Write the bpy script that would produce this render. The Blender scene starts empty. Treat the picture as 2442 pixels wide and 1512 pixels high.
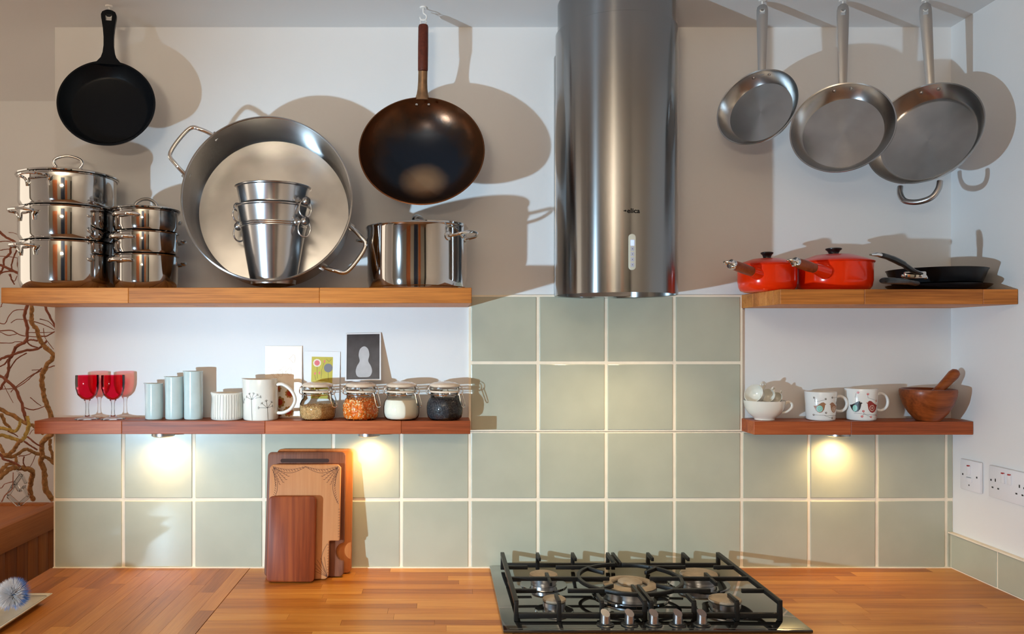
import bpy, bmesh, math, random
from mathutils import Vector, Matrix, Euler
from math import sin, cos, pi, radians as R
random.seed(7)
SC = bpy.context.scene
COL = SC.collection

# ------------------------------------------------------------------ camera, light, exposure
F, D, EYE = 1927.0, 2.37, 1.569          # focal length in px, camera to wall, eye height
CX, CY = 1050.0, 808.0                   # vanishing point of the photograph
cam = bpy.data.cameras.new('camera')
cam.sensor_width = 36.0
cam.lens = F / 2442.0 * 36.0
cam.shift_x = (1221.0 - CX) / 2442.0
cam.shift_y = (CY - 756.0) / 2442.0
cam.clip_start = 0.05
camo = bpy.data.objects.new('camera', cam)
camo.location = (0, -D, EYE)
camo.rotation_euler = (R(90), 0, 0)
COL.objects.link(camo)
SC.camera = camo

SC.view_settings.view_transform = 'Standard'
SC.view_settings.look = 'None'
SC.view_settings.gamma = 1.0
SC.view_settings.use_curve_mapping = False
SC.view_settings.exposure = -0.10

world = bpy.data.worlds.new('world')
SC.world = world
world.use_nodes = True
wb = world.node_tree.nodes['Background']
wb.inputs['Color'].default_value = (1.0, 0.84, 0.66, 1)
wb.inputs['Strength'].default_value = 1.7

def light(name, kind, loc, energy, color, **kw):
    l = bpy.data.lights.new(name, kind)
    l.energy = energy
    l.color = color
    for k, v in kw.items():
        setattr(l, k, v)
    o = bpy.data.objects.new(name, l)
    o.location = loc
    COL.objects.link(o)
    return o
# the photographer's flash, low and left of the camera
fl_ = light('flash', 'SPOT', (-1.44, -1.80, 1.24), 215.0, (0.57, 0.81, 1.0), shadow_soft_size=0.022, spot_size=R(82), spot_blend=1.0)
fl_.rotation_euler = (Vector((0.34, 0.0, 1.45)) - Vector(fl_.location)).to_track_quat('-Z', 'Y').to_euler()

# added warm fill light, unseen, bounced off the ceiling behind the photographer
up_ = light('bounce_fill', 'AREA', (-0.45, -3.25, 1.75), 102.0, (1.0, 0.82, 0.60), shape='DISK', size=0.4)
up_.rotation_euler = (R(180), 0, 0)

# ------------------------------------------------------------------ helpers
def P(px, py, d=0.0):
    """a point of the place that stands d metres in front of the back wall"""
    dep = D - d
    return Vector(((px - CX) / F * dep, -d, EYE + (CY - py) / F * dep))

def lin(r, g, b):
    def c(v):
        v /= 255.0
        return v / 12.92 if v <= 0.04045 else ((v + 0.055) / 1.055) ** 2.4
    return (c(r), c(g), c(b), 1.0)

MATS = {}
def new_mat(name):
    m = bpy.data.materials.new(name)
    m.use_nodes = True
    nt = m.node_tree
    b = nt.nodes['Principled BSDF']
    MATS[name] = m
    return m, nt, b

def N(nt, kind, **kw):
    n = nt.nodes.new(kind)
    for k, v in kw.items():
        if k.startswith('i_'):
            key = k[2:].replace('_', ' ')
            n.inputs[key].default_value = v
        else:
            setattr(n, k, v)
    return n

def coords(nt, scale=(1, 1, 1), rand=True):
    tc = N(nt, 'ShaderNodeTexCoord')
    out = tc.outputs['Object']
    if rand:
        oi = N(nt, 'ShaderNodeObjectInfo')
        mul = N(nt, 'ShaderNodeMath', operation='MULTIPLY')
        mul.inputs[1].default_value = 37.0
        nt.links.new(oi.outputs['Random'], mul.inputs[0])
        add = N(nt, 'ShaderNodeVectorMath', operation='ADD')
        nt.links.new(out, add.inputs[0])
        nt.links.new(mul.outputs[0], add.inputs[1])
        out = add.outputs[0]
    mp = N(nt, 'ShaderNodeMapping')
    mp.inputs['Scale'].default_value = scale
    nt.links.new(out, mp.inputs['Vector'])
    return mp.outputs['Vector']

def ramp(nt, fac, stops):
    r = N(nt, 'ShaderNodeValToRGB')
    els = r.color_ramp.elements
    while len(els) < len(stops):
        els.new(0.5)
    for e, (p, c) in zip(els, stops):
        e.position = p
        e.color = c
    nt.links.new(fac, r.inputs['Fac'])
    return r.outputs['Color']

def simple(name, col, rough=0.5, metal=0.0, coat=0.0, bump=0.0, bscale=80.0, vary=0.0, vscale=6.0, **kw):
    m, nt, b = new_mat(name)
    b.inputs['Base Color'].default_value = col
    b.inputs['Roughness'].default_value = rough
    b.inputs['Metallic'].default_value = metal
    b.inputs['Coat Weight'].default_value = coat
    b.inputs['Coat Roughness'].default_value = 0.06
    for k, v in kw.items():
        b.inputs[k.replace('_', ' ')].default_value = v
    if vary > 0:
        v = coords(nt, (vscale,) * 3)
        n = N(nt, 'ShaderNodeTexNoise', i_Scale=1.0, i_Detail=4.0)
        nt.links.new(v, n.inputs['Vector'])
        c0 = tuple(max(0, x * (1 - vary)) for x in col[:3]) + (1,)
        c1 = tuple(min(1, x * (1 + vary)) for x in col[:3]) + (1,)
        nt.links.new(ramp(nt, n.outputs['Fac'], [(0.3, c0), (0.7, c1)]), b.inputs['Base Color'])
    if bump > 0:
        v = coords(nt, (bscale,) * 3, rand=False)
        n = N(nt, 'ShaderNodeTexNoise', i_Scale=1.0, i_Detail=3.0)
        nt.links.new(v, n.inputs['Vector'])
        bp = N(nt, 'ShaderNodeBump', i_Strength=bump, i_Distance=0.002)
        nt.links.new(n.outputs['Fac'], bp.inputs['Height'])
        nt.links.new(bp.outputs['Normal'], b.inputs['Normal'])
    return m

def wood(name, light_c, mid_c, dark_c, axis=0, rough=0.42, grain=26.0, spread=0.5, coat=0.0, dist=0.8):
    """long grain along one object axis; every board gets its own tone"""
    m, nt, b = new_mat(name)
    sc = [grain, grain, grain]
    sc[axis] = grain * 0.07
    v = coords(nt, tuple(sc))
    n1 = N(nt, 'ShaderNodeTexNoise', i_Scale=1.0, i_Detail=5.0, i_Roughness=0.6, i_Distortion=dist)
    nt.links.new(v, n1.inputs['Vector'])
    sc2 = [s * 9 for s in sc]
    sc2[axis] = sc[axis] * 4
    v2 = coords(nt, tuple(sc2))
    n2 = N(nt, 'ShaderNodeTexNoise', i_Scale=1.0, i_Detail=3.0)
    nt.links.new(v2, n2.inputs['Vector'])
    mix = N(nt, 'ShaderNodeMix', data_type='FLOAT')
    mix.inputs['Factor'].default_value = 0.35
    nt.links.new(n1.outputs['Fac'], mix.inputs['A'])
    nt.links.new(n2.outputs['Fac'], mix.inputs['B'])
    oi = N(nt, 'ShaderNodeObjectInfo')
    ma = N(nt, 'ShaderNodeMath', operation='MULTIPLY_ADD')
    ma.inputs[1].default_value = spread
    ma.inputs[2].default_value = -spread / 2
    nt.links.new(oi.outputs['Random'], ma.inputs[0])
    ad = N(nt, 'ShaderNodeMath', operation='ADD')
    nt.links.new(mix.outputs['Result'], ad.inputs[0])
    nt.links.new(ma.outputs[0], ad.inputs[1])
    c = ramp(nt, ad.outputs[0], [(0.18, dark_c), (0.48, mid_c), (0.82, light_c)])
    nt.links.new(c, b.inputs['Base Color'])
    b.inputs['Roughness'].default_value = rough
    b.inputs['Specular IOR Level'].default_value = 0.25
    b.inputs['Coat Weight'].default_value = coat * .5
    b.inputs['Coat Roughness'].default_value = 0.25
    bp = N(nt, 'ShaderNodeBump', i_Strength=0.12, i_Distance=0.001)
    nt.links.new(n2.outputs['Fac'], bp.inputs['Height'])
    nt.links.new(bp.outputs['Normal'], b.inputs['Normal'])
    return m

def thin_glass(name, tint, ior=1.45, gloss=(1, 1, 1, 1)):
    """blown glass seen as a thin wall: tinted see-through, mirror towards the rim"""
    m = bpy.data.materials.new(name)
    m.use_nodes = True
    nt = m.node_tree
    nt.nodes.remove(nt.nodes['Principled BSDF'])
    t = N(nt, 'ShaderNodeBsdfTransparent')
    t.inputs['Color'].default_value = tint
    g = N(nt, 'ShaderNodeBsdfGlossy')
    g.inputs['Color'].default_value = gloss
    g.inputs['Roughness'].default_value = 0.03
    lw = N(nt, 'ShaderNodeLayerWeight')
    lw.inputs['Blend'].default_value = 0.22
    mx = N(nt, 'ShaderNodeMixShader')
    nt.links.new(lw.outputs['Fresnel'], mx.inputs['Fac'])
    nt.links.new(t.outputs[0], mx.inputs[1])
    nt.links.new(g.outputs[0], mx.inputs[2])
    nt.links.new(mx.outputs[0], nt.nodes['Material Output'].inputs['Surface'])
    MATS[name] = m
    return m

def emit(name, col, strength):
    m, nt, b = new_mat(name)
    b.inputs['Base Color'].default_value = (0, 0, 0, 1)
    b.inputs['Emission Color'].default_value = col
    b.inputs['Emission Strength'].default_value = strength
    return m

class MB:
    """collects shapes; build() links them as one mesh object"""
    def __init__(self):
        self.v = []
        self.f = []
        self.m = []
        self.cur = 0
    def add(self, verts, faces):
        o = len(self.v)
        self.v += [tuple(x) for x in verts]
        for fc in faces:
            self.f.append(tuple(o + i for i in fc))
            self.m.append(self.cur)
        return self
    def box(self, c, s, rot=None, bevel=0.0, seg=2):
        bm = bmesh.new()
        bmesh.ops.create_cube(bm, size=1.0)
        bmesh.ops.scale(bm, vec=s, verts=bm.verts)
        if bevel > 0:
            bmesh.ops.bevel(bm, geom=bm.edges[:], offset=bevel, segments=seg, profile=0.5, affect='EDGES')
        M = Matrix.Translation(c)
        if rot is not None:
            M = M @ (rot.to_4x4() if isinstance(rot, Matrix) else Euler(rot).to_matrix().to_4x4())
        bmesh.ops.transform(bm, matrix=M, verts=bm.verts)
        bm.verts.index_update()
        self.add([v.co for v in bm.verts], [[v.index for v in f.verts] for f in bm.faces])
        bm.free()
        return self
    def lathe(self, prof, n=48, c=(0, 0, 0), M=None, arc=None):
        rings = []
        verts, faces = [], []
        full = arc is None
        a0, a1 = (0, 2 * pi) if full else arc
        cnt = n if full else n + 1
        for (r, z) in prof:
            if r < 1e-6:
                rings.append([len(verts)])
                verts.append(Vector((0, 0, z)))
            else:
                rings.append(list(range(len(verts), len(verts) + cnt)))
                for i in range(cnt):
                    a = a0 + (a1 - a0) * i / n
                    verts.append(Vector((r * cos(a), r * sin(a), z)))
        for A, B in zip(rings, rings[1:]):
            for i in range(n):
                j = (i + 1) % n if full else i + 1
                if len(A) == 1 and len(B) == 1:
                    continue
                if len(A) == 1:
                    faces.append((A[0], B[j], B[i]))
                elif len(B) == 1:
                    faces.append((A[i], A[j], B[0]))
                else:
                    faces.append((A[i], A[j], B[j], B[i]))
        M = M if M is not None else Matrix.Translation(c)
        return self.add([M @ v for v in verts], faces)
    def tube(self, pts, r, n=10, closed=False, flat=None):
        pts = [Vector(p) for p in pts]
        k = len(pts)
        rad = r if hasattr(r, '__len__') else [r] * k
        verts, faces = [], []
        prev = None
        for i, p in enumerate(pts):
            if closed:
                t = (pts[(i + 1) % k] - pts[i - 1])
            else:
                t = pts[min(i + 1, k - 1)] - pts[max(i - 1, 0)]
            t = t.normalized() if t.length > 1e-9 else Vector((0, 0, 1))
            if prev is None:
                up = Vector((0, 0, 1)) if abs(t.z) < 0.9 else Vector((0, 1, 0))
                u = up.cross(t).normalized()
            else:
                u = prev - t * prev.dot(t)
                u = u.normalized() if u.length > 1e-6 else t.orthogonal().normalized()
            prev = u
            w = t.cross(u)
            for j in range(n):
                a = 2 * pi * j / n
                verts.append(p + (u * cos(a) + w * sin(a) * (flat or 1.0)) * rad[i])
        for i in range(k if closed else k - 1):
            i2 = (i + 1) % k
            for j in range(n):
                j2 = (j + 1) % n
                faces.append((i * n + j, i * n + j2, i2 * n + j2, i2 * n + j))
        if not closed:
            faces.append(tuple(range(n - 1, -1, -1)))
            faces.append(tuple(range((k - 1) * n, k * n)))
        return self.add(verts, faces)
    def prism(self, poly, z0, z1, M=None):
        """outline in the local xy plane, extruded from z0 to z1"""
        n = len(poly)
        v = [Vector((x, y, z0)) for x, y in poly] + [Vector((x, y, z1)) for x, y in poly]
        if M is not None:
            v = [M @ q for q in v]
        f = [tuple(range(n - 1, -1, -1)), tuple(range(n, 2 * n))]
        f += [(i, (i + 1) % n, n + (i + 1) % n, n + i) for i in range(n)]
        return self.add(v, f)
    def ball(self, c, r, n=12, m=8, s=(1, 1, 1)):
        prof = [(sin(pi * i / m) * r, -cos(pi * i / m) * r) for i in range(m + 1)]
        prof[0] = (0, -r)
        prof[-1] = (0, r)
        return self.lathe(prof, n, M=Matrix.Translation(c) @ Matrix.Diagonal((s[0], s[1], s[2], 1)))
    def build(self, name, mats, parent=None, smooth=True, angle=40, bevel=0.0, subsurf=0):
        me = bpy.data.meshes.new(name)
        me.from_pydata(self.v, [], self.f)
        me.validate()
        if not isinstance(mats, (list, tuple)):
            mats = [mats]
        for mm in mats:
            me.materials.append(MATS[mm] if isinstance(mm, str) else mm)
        if len(mats) > 1 and len(me.polygons) == len(self.m):
            me.polygons.foreach_set('material_index', self.m)
        bm = bmesh.new()
        bm.from_mesh(me)
        bmesh.ops.recalc_face_normals(bm, faces=bm.faces)
        if bevel > 0:
            es = [e for e in bm.edges if len(e.link_faces) == 2 and e.calc_face_angle(0) > R(40)]
            bmesh.ops.bevel(bm, geom=es, offset=bevel, segments=2, profile=0.5, affect='EDGES')
        bm.to_mesh(me)
        bm.free()
        if smooth:
            me.polygons.foreach_set('use_smooth', [True] * len(me.polygons))
            me.set_sharp_from_angle(angle=R(angle))
        o = bpy.data.objects.new(name, me)
        COL.objects.link(o)
        if parent is not None:
            o.parent = parent
        if subsurf:
            md = o.modifiers.new('sub', 'SUBSURF')
            md.levels = md.render_levels = subsurf
        return o

def tag(o, label, cat=None, group=None, kind=None):
    o['label'] = label
    if cat:
        o['category'] = cat
    if group:
        o['group'] = group
    if kind:
        o['kind'] = kind
    return o

def thing(name, loc, label, cat, group=None, rz=0.0, M=None):
    o = bpy.data.objects.new(name, None)
    o.empty_display_size = 0.05
    COL.objects.link(o)
    if M is not None:
        o.matrix_world = M
    else:
        o.location = loc
        o.rotation_euler = (0, 0, rz)
    return tag(o, label, cat, group)

def dup(o, parent=None):
    c = o.copy()
    COL.objects.link(c)
    c.parent = parent
    for ch in o.children:
        dup(ch, c)
    return c

def frame(center, yaw, tilt):
    """local +z leaves the open face of a hung pan, local +y points up its handle"""
    n = Vector((-sin(yaw) * cos(tilt), -cos(yaw) * cos(tilt), sin(tilt)))
    a = n.cross(Vector((0, 0, 1))).normalized() * -1
    b = n.cross(a)
    M = Matrix((a, b, n)).transposed().to_4x4()
    M.translation = Vector(center)
    return M

def arc_pts(c, r, a0, a1, n, ax=(1, 0, 0), ay=(0, 0, 1)):
    ax, ay, c = Vector(ax), Vector(ay), Vector(c)
    return [c + ax * (r * cos(a0 + (a1 - a0) * i / n)) + ay * (r * sin(a0 + (a1 - a0) * i / n)) for i in range(n + 1)]

def smooth_path(pts, n=6):
    pts = [Vector(p) for p in pts]
    out = []
    for i in range(len(pts) - 1):
        p0 = pts[max(i - 1, 0)]; p1 = pts[i]; p2 = pts[i + 1]; p3 = pts[min(i + 2, len(pts) - 1)]
        for k in range(n):
            t = k / n
            out.append(0.5 * ((2 * p1) + (p2 - p0) * t + (2 * p0 - 5 * p1 + 4 * p2 - p3) * t * t + (3 * p1 - p0 - 3 * p2 + p3) * t ** 3))
    out.append(pts[-1])
    return out

# flat print laid on a surface: surf(u, v, h) -> point; u along, v up, h off the surface
def print_shape(mb, surf, poly, h=0.0004, rings=3):
    cu = sum(p[0] for p in poly) / len(poly)
    cv = sum(p[1] for p in poly) / len(poly)
    n = len(poly)
    verts = [surf(cu, cv, h)]
    for k in range(1, rings + 1):
        for (u, v) in poly:
            verts.append(surf(cu + (u - cu) * k / rings, cv + (v - cv) * k / rings, h))
    faces = [(0, 1 + i, 1 + (i + 1) % n) for i in range(n)]
    for k in range(rings - 1):
        a, b = 1 + k * n, 1 + (k + 1) * n
        faces += [(a + i, b + i, b + (i + 1) % n, a + (i + 1) % n) for i in range(n)]
    mb.add(verts, faces)

def print_line(mb, surf, pts, w, h=0.0004, sub=5):
    p2 = []
    for (a, b) in zip(pts, pts[1:]):
        for k in range(sub):
            t = k / sub
            p2.append((a[0] + (b[0] - a[0]) * t, a[1] + (b[1] - a[1]) * t))
    p2.append(pts[-1])
    verts = []
    for i, p in enumerate(p2):
        q0, q1 = p2[max(i - 1, 0)], p2[min(i + 1, len(p2) - 1)]
        dx, dy = q1[0] - q0[0], q1[1] - q0[1]
        L = math.hypot(dx, dy) or 1.0
        nx, ny = -dy / L * w / 2, dx / L * w / 2
        verts += [surf(p[0] + nx, p[1] + ny, h), surf(p[0] - nx, p[1] - ny, h)]
    mb.add(verts, [(2 * i, 2 * i + 1, 2 * i + 3, 2 * i + 2) for i in range(len(p2) - 1)])

def disc2(cx, cy, r, n=14, ry=None):
    return [(cx + r * cos(2 * pi * i / n), cy + (ry or r) * sin(2 * pi * i / n)) for i in range(n)]

# ------------------------------------------------------------------ materials
simple('plaster', (0.80, 0.80, 0.80, 1), 0.62, bump=0.25, bscale=45, vary=0.02, vscale=3)
simple('ceiling_paint', (0.76, 0.76, 0.76, 1), 0.7, bump=0.15, bscale=40)
simple('rear_paint', lin(158, 154, 144), 0.7)
simple('floor_wood', lin(120, 80, 50), 0.5, vary=0.2)
simple('tile_glaze', lin(180, 183, 165), 0.28, coat=0.5, bump=0.10, bscale=14, vary=0.05, vscale=9)
simple('grout', lin(246, 234, 212), 0.8, vary=0.05, vscale=20)
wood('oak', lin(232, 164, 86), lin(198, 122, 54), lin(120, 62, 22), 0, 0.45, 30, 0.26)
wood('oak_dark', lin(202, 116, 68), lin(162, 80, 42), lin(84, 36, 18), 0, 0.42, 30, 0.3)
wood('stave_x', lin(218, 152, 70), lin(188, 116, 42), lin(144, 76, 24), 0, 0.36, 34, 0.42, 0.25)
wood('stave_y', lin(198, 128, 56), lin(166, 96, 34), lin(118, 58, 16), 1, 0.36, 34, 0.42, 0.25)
wood('pine_box', lin(206, 132, 74), lin(178, 102, 50), lin(130, 66, 28), 1, 0.5, 22, 0.2)
wood('pine_board', lin(190, 118, 62), lin(158, 90, 44), lin(114, 58, 26), 2, 0.5, 22, 0.3)
wood('board_teak', lin(172, 86, 34), lin(124, 52, 18), lin(40, 14, 5), 2, 0.45, 16, 0.1, dist=2.2)
wood('board_beech', lin(206, 146, 96), lin(188, 124, 78), lin(152, 92, 54), 2, 0.5, 20, 0.1)
wood('board_walnut', lin(150, 96, 68), lin(112, 66, 46), lin(70, 38, 26), 2, 0.5, 30, 0.1)
wood('board_pale', lin(206, 136, 78), lin(184, 108, 54), lin(140, 74, 34), 2, 0.5, 18, 0.1)
wood('mortar_wood', lin(176, 98, 48), lin(134, 66, 28), lin(38, 15, 7), 0, 0.38, 15, 0.1, 0.3, dist=2.0)
wood('handle_wood', lin(176, 92, 48), lin(142, 66, 32), lin(92, 40, 20), 1, 0.4, 60, 0.1, 0.3)
wood('wok_wood', lin(116, 54, 34), lin(92, 40, 26), lin(60, 26, 18), 2, 0.5, 60, 0.1)
simple('mirror_steel', (0.60, 0.60, 0.60, 1), 0.06, 1.0)
simple('satin_steel', (0.44, 0.44, 0.44, 1), 0.30, 1.0)
simple('alu', (0.62, 0.63, 0.65, 1), 0.20, 1.0)
simple('chrome', (0.80, 0.80, 0.80, 1), 0.04, 1.0)
simple('pewter', (0.42, 0.41, 0.40, 1), 0.25, 1.0)
simple('cast_iron', (0.005, 0.007, 0.010, 1), 0.36, 0.0, bump=0.15, bscale=300, Specular_IOR_Level=0.18)
simple('nonstick', (0.006, 0.006, 0.007, 1), 0.34, Specular_IOR_Level=0.25)
simple('black_plastic', (0.010, 0.010, 0.010, 1), 0.28)
simple('grate_iron', (0.008, 0.007, 0.006, 1), 0.42, bump=0.2, bscale=300, Specular_IOR_Level=0.3)
simple('hob_glass', (0.006, 0.006, 0.006, 1), 0.04, coat=1.0)
simple('burner_cap', lin(146, 132, 114), 0.65, 0.3, vary=0.15, vscale=60)
simple('burner_alu', (0.55, 0.56, 0.58, 1), 0.28, 1.0)
simple('red_enamel', lin(240, 50, 6), 0.18, coat=0.35, Specular_IOR_Level=0.35)
simple('red_lid', lin(226, 48, 18), 0.32, coat=0.2, Specular_IOR_Level=0.35)
simple('white_ceramic', lin(232, 228, 216), 0.16, coat=0.6)
simple('white_mug', lin(234, 234, 230), 0.16, coat=0.6)
simple('celadon', lin(196, 212, 210), 0.16, coat=0.7, vary=0.05, vscale=30)
simple('ink', lin(70, 66, 62), 0.5)
simple('ink_blue', lin(74, 84, 100), 0.5)
simple('bird_brown', lin(158, 112, 80), 0.35)
simple('bird_red', lin(150, 36, 20), 0.35)
simple('bird_black', lin(40, 28, 26), 0.35)
simple('mint', lin(146, 206, 192), 0.35)
simple('berry', lin(206, 34, 60), 0.35)
simple('print_cream', lin(240, 226, 206), 0.4)
simple('print_pink', lin(226, 110, 116), 0.5)
simple('print_olive', lin(196, 180, 62), 0.5, vary=0.05, vscale=60)
simple('print_grey', lin(120, 118, 124), 0.5)
simple('card_white', lin(236, 236, 236), 0.5)
simple('card_charcoal', lin(66, 66, 70), 0.35, vary=0.35, vscale=20)
simple('card_pale', lin(186, 186, 188), 0.4, vary=0.1, vscale=25)
simple('foil', lin(244, 238, 226), 0.30, 0.5, vary=0.05, vscale=40)
simple('foil_red', lin(178, 60, 34), 0.3, 0.5)
simple('foil_gold', lin(178, 132, 74), 0.3, 0.8)
simple('white_wire', lin(230, 230, 228), 0.4)
simple('socket_white', lin(232, 232, 236), 0.35)
simple('socket_dark', lin(26, 24, 26), 0.5)
simple('neon_red', lin(176, 30, 30), 0.4)
simple('lid_cream', lin(226, 204, 178), 0.25, coat=0.5)
simple('seal', lin(236, 214, 188), 0.5)
simple('grain_brown', lin(190, 146, 92), 0.7, vary=0.2, vscale=300)
simple('rice', lin(214, 176, 120), 0.6, vary=0.25, vscale=220)
simple('corn', lin(226, 120, 34), 0.35, vary=0.35, vscale=160)
simple('corn_tip', lin(238, 206, 150), 0.4)
simple('sugar', lin(238, 230, 212), 0.8, bump=0.3, bscale=900)
simple('seed_black', lin(46, 44, 48), 0.5, vary=0.5, vscale=300)
simple('seed_grey', lin(96, 90, 88), 0.5)
simple('bark', lin(172, 124, 74), 0.85, vary=0.4, vscale=90, bump=1.0, bscale=160)
simple('bark_moss', lin(184, 152, 78), 0.9, vary=0.35, vscale=90, bump=1.0, bscale=160)
simple('twig', lin(146, 82, 58), 0.7, vary=0.2, vscale=60)
simple('bristle_white', lin(226, 224, 226), 0.6)
simple('bristle_blue', lin(94, 140, 210), 0.6)
simple('dish', lin(216, 204, 178), 0.22, coat=0.5, vary=0.05, vscale=30)
simple('dish_line', lin(90, 84, 78), 0.5)
simple('navy', lin(30, 44, 66), 0.6)
simple('panel_wood', lin(168, 96, 52), 0.5, vary=0.15, vscale=8)
simple('dark_gap', lin(30, 22, 18), 0.9)
simple('lamp_white', lin(220, 218, 210), 0.4)
thin_glass('glass', (0.97, 0.97, 0.96, 1))
thin_glass('crystal', (0.86, 0.86, 0.86, 1))
thin_glass('glass_red', (0.88, 0.08, 0.18, 1))
thin_glass('window_glass', (0.95, 0.97, 0.96, 1))
emit('lamp_glow', (1.0, 0.72, 0.38, 1), 12.0)
emit('display_glow', (0.45, 0.55, 1.0, 1), 1.6)

def hood_material():
    m, nt, b = new_mat('hood_steel')
    b.inputs['Base Color'].default_value = (0.29, 0.295, 0.30, 1)
    b.inputs['Metallic'].default_value = 1.0
    b.inputs['Roughness'].default_value = 0.20
    b.inputs['Anisotropic'].default_value = 0.9
    b.inputs['Anisotropic Rotation'].default_value = 0.25
    tg = N(nt, 'ShaderNodeTangent', direction_type='RADIAL', axis='Z')
    nt.links.new(tg.outputs[0], b.inputs['Tangent'])
hood_material()

def spun_material(name, col, rough, an):
    m, nt, b = new_mat(name)
    b.inputs['Base Color'].default_value = col
    b.inputs['Metallic'].default_value = 1.0
    b.inputs['Roughness'].default_value = rough
    b.inputs['Anisotropic'].default_value = an
    tg = N(nt, 'ShaderNodeTangent', direction_type='RADIAL', axis='Z')
    nt.links.new(tg.outputs[0], b.inputs['Tangent'])
    b.inputs['Anisotropic Rotation'].default_value = 0.25
    tc = N(nt, 'ShaderNodeTexCoord')
    n = N(nt, 'ShaderNodeTexNoise', i_Scale=14.0, i_Detail=5.0)
    nt.links.new(tc.outputs['Object'], n.inputs['Vector'])
    nt.links.new(ramp(nt, n.outputs['Fac'], [(0.35, tuple(x * .84 for x in col[:3]) + (1,)), (0.65, col)]), b.inputs['Base Color'])
spun_material('inner_steel', (0.48, 0.475, 0.47, 1), 0.22, 0.75)
spun_material('spun_steel', (0.50, 0.50, 0.50, 1), 0.25, 0.7)

def wok_material():
    """seasoned steel: blue black bowl, rusty brown rim, warm lamp reflection painted in as a bright patch"""
    m, nt, b = new_mat('wok_steel')
    tc = N(nt, 'ShaderNodeTexCoord')
    off = N(nt, 'ShaderNodeVectorMath', operation='ADD')
    off.inputs[1].default_value = (-0.005, 0.055, 0)
    nt.links.new(tc.outputs['Object'], off.inputs[0])
    def radial(vec):
        mul = N(nt, 'ShaderNodeVectorMath', operation='MULTIPLY')
        mul.inputs[1].default_value = (1, 1, 0)
        nt.links.new(vec, mul.inputs[0])
        ln = N(nt, 'ShaderNodeVectorMath', operation='LENGTH')
        nt.links.new(mul.outputs[0], ln.inputs[0])
        return ln.outputs['Value']
    nz = N(nt, 'ShaderNodeTexNoise', i_Scale=22.0, i_Detail=6.0, i_Roughness=0.65)
    nt.links.new(tc.outputs['Object'], nz.inputs['Vector'])
    def wob(val, amt):
        a = N(nt, 'ShaderNodeMath', operation='MULTIPLY_ADD')
        a.inputs[1].default_value = amt
        nt.links.new(nz.outputs['Fac'], a.inputs[0])
        nt.links.new(val, a.inputs[2])
        return a.outputs[0]
    rr = wob(radial(tc.outputs['Object']), 0.06)
    rp = wob(radial(off.outputs[0]), 0.016)
    rim = ramp(nt, rr, [(0.0, lin(30, 38, 50)), (0.125, lin(34, 40, 50)), (0.165, lin(60, 42, 30)), (0.195, lin(104, 62, 34))])
    patch = ramp(nt, rp, [(0.030, (0.8, 0.8, 0.8, 1)), (0.080, (0, 0, 0, 1))])  # warm reflection put into the base colour as a pale spot
    mx = N(nt, 'ShaderNodeMix', data_type='RGBA')
    nt.links.new(patch, mx.inputs['Factor'])
    nt.links.new(rim, mx.inputs['A'])
    mx.inputs['B'].default_value = lin(176, 140, 104)
    nt.links.new(mx.outputs['Result'], b.inputs['Base Color'])
    b.inputs['Metallic'].default_value = 0.75
    b.inputs['Roughness'].default_value = 0.27
    bp = N(nt, 'ShaderNodeBump', i_Strength=0.25, i_Distance=0.002)
    nt.links.new(nz.outputs['Fac'], bp.inputs['Height'])
    nt.links.new(bp.outputs['Normal'], b.inputs['Normal'])
wok_material()
simple('wok_socket', lin(140, 108, 78), 0.4, 0.7, vary=0.3, vscale=40)

# ------------------------------------------------------------------ the setting
CEIL = 2.483
XL = (131 - CX) / 813.0        # the back wall ends here in an outward corner
XR = 1.498                     # right hand wall
ALC = 0.736                    # the alcove's own wall lies this far behind
CT = 0.90                      # worktop height

def struct(name, mb, mat, label, parent=None, **kw):
    o = mb.build(name, mat, parent, **kw)
    return tag(o, label, None, None, 'structure')

wall = struct('wall_back', MB().box(((XL + 1.70) / 2, 0.45, 1.25), (1.70 - XL, 0.90, 2.5)), 'plaster', 'white plastered kitchen wall behind the shelves', smooth=False)
struct('wall_alcove', MB().box(((XL - 3.4) / 2, ALC + 0.05, 1.25), (3.4 + XL, 0.1, 2.5)), 'plaster', 'dim plaster wall of the alcove behind the branches', smooth=False)
struct('wall_right', MB().box((XR + 0.05, -2.0, 1.25), (0.1, 4.0, 2.5)), 'plaster', 'white plaster wall on the right with the sockets', smooth=False)
struct('ceiling', MB().box((-0.9, -1.6, CEIL + 0.05), (5.2, 5.2, 0.1)), 'ceiling_paint', 'white ceiling with hanging hooks', smooth=False)
struct('floor', MB().box((-0.9, -1.6, -0.05), (5.2, 5.2, 0.1)), 'floor_wood', 'brown wooden kitchen floor', smooth=False)
struct('flash_block_wall', MB().box((-2.05, -1.0, 1.25), (1.51, 0.1, 2.5)), 'plaster', 'unseen wall stub added to keep the flash off the alcove', smooth=False)  # added out of view to block the flash from the alcove
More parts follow.
